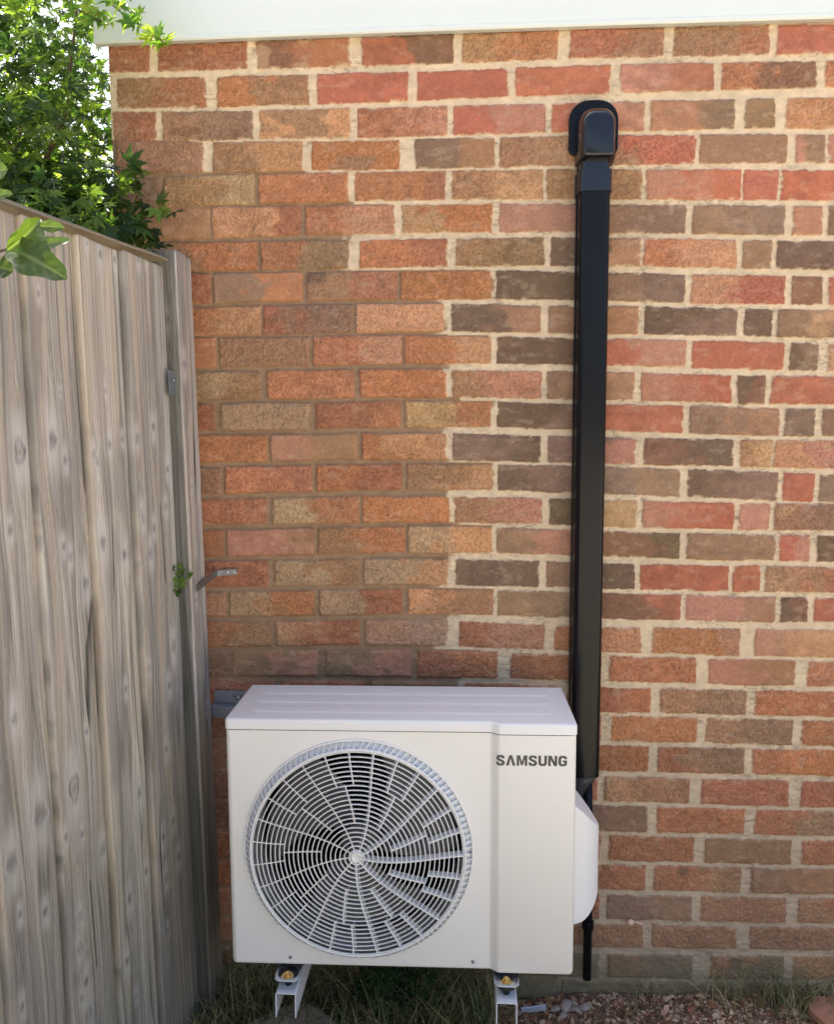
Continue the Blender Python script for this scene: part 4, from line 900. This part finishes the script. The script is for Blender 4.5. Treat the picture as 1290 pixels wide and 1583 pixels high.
# sprays reaching in front of the fascia and the wall: part of the same tree
def spray(name, pts, leaves, cols, size, lab=None, rad=.0022):
    mb = MB(); mb.tube(pts, [rad*(1-.6*i/(len(pts)-1)) for i in range(len(pts))], 6)
    tw = mb.build('twig', bark, tree, smooth=True); tw.location = -TO
    mb = MB(); P = [Vector(p) for p in pts]
    for i in range(leaves):
        u = (i+.5)/leaves*(len(P)-1); k_ = min(int(u), len(P)-2); p = P[k_].lerp(P[k_+1], u-k_); sd_ = r.choice([-1, 1])
        q = p+Vector((r.uniform(-.012, .022), r.uniform(-.02, .008), r.uniform(-.016, .016)))
        mb2 = mb; mb2.tube([p, q], .0006, 4, c=lin((150, 90, 60)))
        maple_leaf(mb, q, r.uniform(*size), (r.gauss(.1, .4), -.75+r.gauss(0, .3), .5+r.gauss(0, .3)), r.uniform(0, 6.28) if r.random() < .3 else r.uniform(3.6, 5.6), lin(r.choice(cols))*r.uniform(.85, 1.15), 7, r)
    l_ = mb.build('leaf_spray', lm, tree, recalc=False); l_.location = -TO
YG = [(128, 160, 66), (104, 142, 58), (150, 176, 84), (84, 122, 52)]
spray('a', [(-.10, -.13, 2.42), (-.02, -.14, 2.385), (.05, -.15, 2.335), (.11, -.155, 2.285), (.17, -.16, 2.245), (.205, -.16, 2.222)], 30, YG, (.028, .046))
spray('a', [(-.02, -.14, 2.385), (.05, -.135, 2.38), (.105, -.14, 2.37), (.15, -.15, 2.33)], 14, YG, (.028, .044))
spray('a', [(-.06, -.12, 2.36), (.0, -.13, 2.31), (.06, -.14, 2.28)], 14, YG, (.026, .042))
spray('b', [(.02, -.08, 1.86), (.06, -.09, 1.93), (.09, -.10, 1.975), (.125, -.10, 1.99)], 7, LC[:3], (.020, .028), rad=.0016)
spray('b', [(-.02, -.10, 1.84), (.06, -.11, 1.875), (.12, -.115, 1.895), (.19, -.12, 1.895)], 20, LC+[(120, 150, 78)], (.028, .042), rad=.0018)
spray('b', [(-.02, -.12, 1.83), (.06, -.13, 1.85), (.12, -.13, 1.845), (.17, -.12, 1.80)], 16, LC[:4], (.028, .040), rad=.0018)
spray('b', [(.02, -.13, 1.83), (.07, -.15, 1.84), (.11, -.16, 1.835)], 12, LC+[(120, 150, 78)], (.028, .042), rad=.0018)
# sunlit shrubs further back
def shrub(loc, R_, n, cols, lab, h0, seed, cat='shrub', grp=None, size=(.03, .055)):
    r = random.Random(seed); t_ = empty('leafy_shrub', (loc[0], loc[1], 0)); tag(t_, lab, cat, grp)
    mb = MB()
    for i in range(n):
        d = Vector((r.gauss(0, .5), r.gauss(0, .5), r.gauss(0, .5)))
        C_ = Vector(loc)+Vector((d.x*R_[0], d.y*R_[1], d.z*R_[2])); leaf_cluster(mb, C_, (.16, .16, .08), 26, r, size=size, cols=cols)
    o = mb.build('crown', lm, t_, recalc=False); o.location = -Vector((loc[0], loc[1], 0))
    mb = MB()
    for i in range(3):
        a = r.uniform(0, 6.28); mb.tube([(loc[0]+.05*math.cos(a), loc[1]+.05*math.sin(a), -.03), (loc[0]+.2*math.cos(a), loc[1]+.2*math.sin(a), loc[2]*.6), (loc[0]+.3*R_[0]*math.cos(a), loc[1]+.3*R_[1]*math.sin(a), loc[2]*.85)], [.03, .02, .006], 7)
    o = mb.build('stem', bark, t_, smooth=True); o.location = -Vector((loc[0], loc[1], 0))
SC = [(160, 180, 84), (136, 162, 74), (176, 192, 100)]
shrub((-1.35, 2.9, 2.3), (.65, .5, .8), 150, SC, 'sunlit yellow green shrub right behind the maple tree, beside the building corner', 0, 5)
shrub((-2.5, 3.4, 2.6), (.9, .6, 1.1), 150, SC+LC, 'broad mid green shrub behind the maple tree at the far left', 0, 6)
# ivy sprig in the gap of the post
iv = empty('weed_sprig', (.20, -.172, 1.08)); tag(iv, 'small green weed sprig growing out of the gap between the fence and its post', 'weed')
mb = MB(); r = random.Random(9)
for i in range(20):
    q_ = r.random(); p = Vector((-.012+.034*q_+r.gauss(0, .006), r.uniform(-.014, .0), -.022+.030*q_+r.gauss(0, .009)+(.035 if r.random() < .4 else 0)))
    maple_leaf(mb, p, r.uniform(.010, .017), (r.gauss(.2, .5), -.8, r.gauss(.3, .3)), r.uniform(0, 6.28), lin(r.choice([(74, 108, 44), (58, 92, 40), (96, 128, 56)])), 5, r)
mb.tube([(.0, .01, -.03), (.004, -.002, .0), (.0, -.004, .03)], .001, 5, c=lin((80, 90, 40))); mb.build('leaves', lm, iv, recalc=False)
# ------------------------------------------------------------------ leafy branch close to the camera
fb = empty('leafy_branch', (-.34, -.84, 0)); tag(fb, 'foreground branch with large glossy lobed green leaves hanging over the fence top', 'branch'); FBO = Vector(fb.location)
fl_m = mat('broad_leaf', attr=True, rough=.42, trans=.30, tsat=(1.5, 1.5, .5), spec=.45, nscale=60, namt=.06)
def broad_leaf(base, tip, width, up_, curl, c, c2, seed, fold=.15, wav=.10):
    r = random.Random(seed); B_, T_ = Vector(base), Vector(tip); d = (T_-B_); L = d.length; d.normalize(); u_ = Vector(up_); sd_ = d.cross(u_).normalized(); n_ = sd_.cross(d).normalized()
    nu, nv = 28, 13; X_ = np.zeros((nu, nv)); Y_ = X_.copy(); Z_ = X_.copy(); Cc = np.zeros((nu, nv, 3))
    ph = r.uniform(0, 6)
    for i in range(nu):
        u = i/(nu-1); w_ = width*.5*(math.sin(math.pi*min(1, u**.85))**.6+.02)*(1+.12*math.sin(u*14+ph))
        if u > .93: w_ *= 1-(u-.93)/.07*.7
        for j in range(nv):
            v = -1+2*j/(nv-1)
            p = B_+d*L*u+sd_*w_*v+n_*(curl*L*(4*u*(1-u))+abs(v)*w_*fold*2+wav*w_*math.sin(u*13+ph+v*2)*abs(v))
            X_[i, j], Y_[i, j], Z_[i, j] = p-FBO
            vein = max(0, 1-abs(v)*9)*.5+max(0, 1-abs(((u*7-abs(v)*1.3) % 1)-.5)*9)*.22
            Cc[i, j] = np.array(c)*(1-vein)+np.array(c2)*vein
    o = link('leaf', grid_mesh('leaf', X_, Y_, Z_, Cc), fl_m, fb)
    sm = o.modifiers.new('s', 'SUBSURF'); sm.levels = 1; sm.render_levels = 1
def at(px, py, Y):
    d = fw+r2*((px-645)/FPX)-u2*((py-791.5)/FPX); o_ = Vector(co.matrix_world.translation); return o_+d*((Y-o_.y)/d.y)
DG, MG, YGR = lin((66, 88, 38)), lin((88, 112, 52)), lin((150, 168, 100))
A_ = lambda x, y, Y=-.95: at(x, y, Y)
broad_leaf(A_(14, 382), A_(104, 432, -.97), .043, (0, -1, .35), .06, DG*1.05, YGR, 1)
broad_leaf(A_(10, 388, -.96), A_(62, 338, -.93), .028, (.2, -.7, -.5), .16, MG, YGR, 2, fold=.5)
broad_leaf(A_(60, 350, -.94), A_(100, 352, -.93), .015, (0, -1, .1), .05, MG*.8, YGR, 3)
broad_leaf(A_(40, 388, -.955), A_(110, 371, -.93), .016, (0, -1, .25), .06, MG, YGR, 4)
broad_leaf(A_(-6, 412, -.95), A_(20, 420, -.95), .030, (0, -1, .3), .05, DG*.9, YGR*.7, 5)
broad_leaf(A_(-14, 270, -.93), A_(12, 262, -.93), .030, (0, -1, .3), .05, MG, YGR, 6)
broad_leaf(A_(-10, 306, -.93), A_(20, 300, -.93), .014, (0, -1, .3), .1, MG, YGR, 7)
mb = MB(); mb.tube([A_(-90, 330, -.90)-FBO, A_(-30, 372, -.94)-FBO, A_(0, 388, -.955)-FBO, A_(16, 384, -.953)-FBO], [.004, .0026, .002, .0014], 8); mb.tube([A_(-90, 330, -.90)-FBO, A_(-30, 300, -.93)-FBO, A_(-8, 272, -.93)-FBO], [.003, .002, .0012], 8); mb.tube([Vector((-.34, -.84, -.02))-FBO, Vector((-.30, -.86, 1.0))-FBO, Vector((-.16, -.90, 1.80))-FBO, Vector((.0, -.91, 1.89))-FBO, Vector((.10, -.91, 1.84))-FBO, A_(-90, 330, -.90)-FBO], [.014, .011, .008, .006, .005, .004], 8)
mb.build('twig', bark, fb, smooth=True)
rb_ = random.Random(12)
for q in range(9):
    t_ = Vector((rb_.uniform(-.34, -.12), rb_.uniform(-.98, -.80), rb_.uniform(1.50, 1.86))); b_ = t_+Vector((rb_.uniform(-.09, .05), rb_.uniform(-.06, .06), rb_.uniform(-.05, .06)))
    broad_leaf(t_, b_, .035, (0, -1, .4), .06, MG, YGR, 20+q)
# low leafy weed below the unit
def weed(x0, y0, n, lab, seed, sz=.042, cols=((50, 78, 38), (40, 66, 34), (62, 92, 46))):
    r = random.Random(seed); z0 = fgh(x0, y0); wd = empty('leafy_weed', (x0, y0, z0)); tag(wd, lab, 'weed', 'leafy weeds under the unit'); mb = MB(); st_ = MB()
    for i in range(n):
        a = r.uniform(0, 6.28); q = Vector((math.cos(a)*r.uniform(.01, .07), math.sin(a)*r.uniform(.005, .05), r.uniform(.04, .15)))
        if y0+q.y > -.02: q.y = -.02-y0
        st_.tube([(0, 0, -.004), (q.x*.4, q.y*.4, q.z*.7), tuple(q)], .0008, 5)
        maple_leaf(mb, q, r.uniform(.6, 1.1)*sz, (r.gauss(0, .4), -.6, .8), r.uniform(0, 6.28), lin(r.choice(cols)), 5, r)
    mb.build('leaves', lm, wd, recalc=False); st_.build('stem', mat('weed_stem', (.12, .14, .06), rough=.6), wd)
weed(.655, -.10, 44, 'dark green leafy weed growing under the middle of the unit', 31)
weed(.735, -.11, 26, 'smaller leafy weed to the right of the first, under the unit', 32, .034)
weed(.56, -.06, 9, 'low sparse weed left of the leafy one, close to the wall', 33, .02)
# snail-like fleck on the wall
sn = MB(); sn.lathe([(.0005, -.009), (.0068, -.006), (.0085, 0), (.0065, .005), (.002, .007)], 14, axis='Z'); sn.tube([(.004, 0, .002), (.014, .002, -.001), (.028, .003, -.006)], [.002, .0016, .003], 8)
o = sn.build('snail', mat('snail_shell', (.75, .50, .38), rough=.5, nscale=200, namt=.15), None, smooth=True); o.location = (1.256, -.008, .212); tag(o, 'tiny pinkish snail on a mortar joint right of the drain pipe', 'snail')
# dry stems leaning between post and unit
for i, (pts, lb) in enumerate((([(.262, -.05, .62), (.272, -.06, .54), (.285, -.055, .47)], 'thin dry stem hanging between the fence post and the unit, upper one'), ([(.300, -.06, .47), (.285, -.07, .42), (.262, -.075, .385)], 'short pale dry stem leaning on the fence post beside the unit, lower one'))):
    mb = MB(); mb.tube(pts, [.0009, .0008, .0006], 5); o = mb.build('dry_stem', mat('straw', (.42, .38, .30), rough=.7)); tag(o, lb, 'stem')
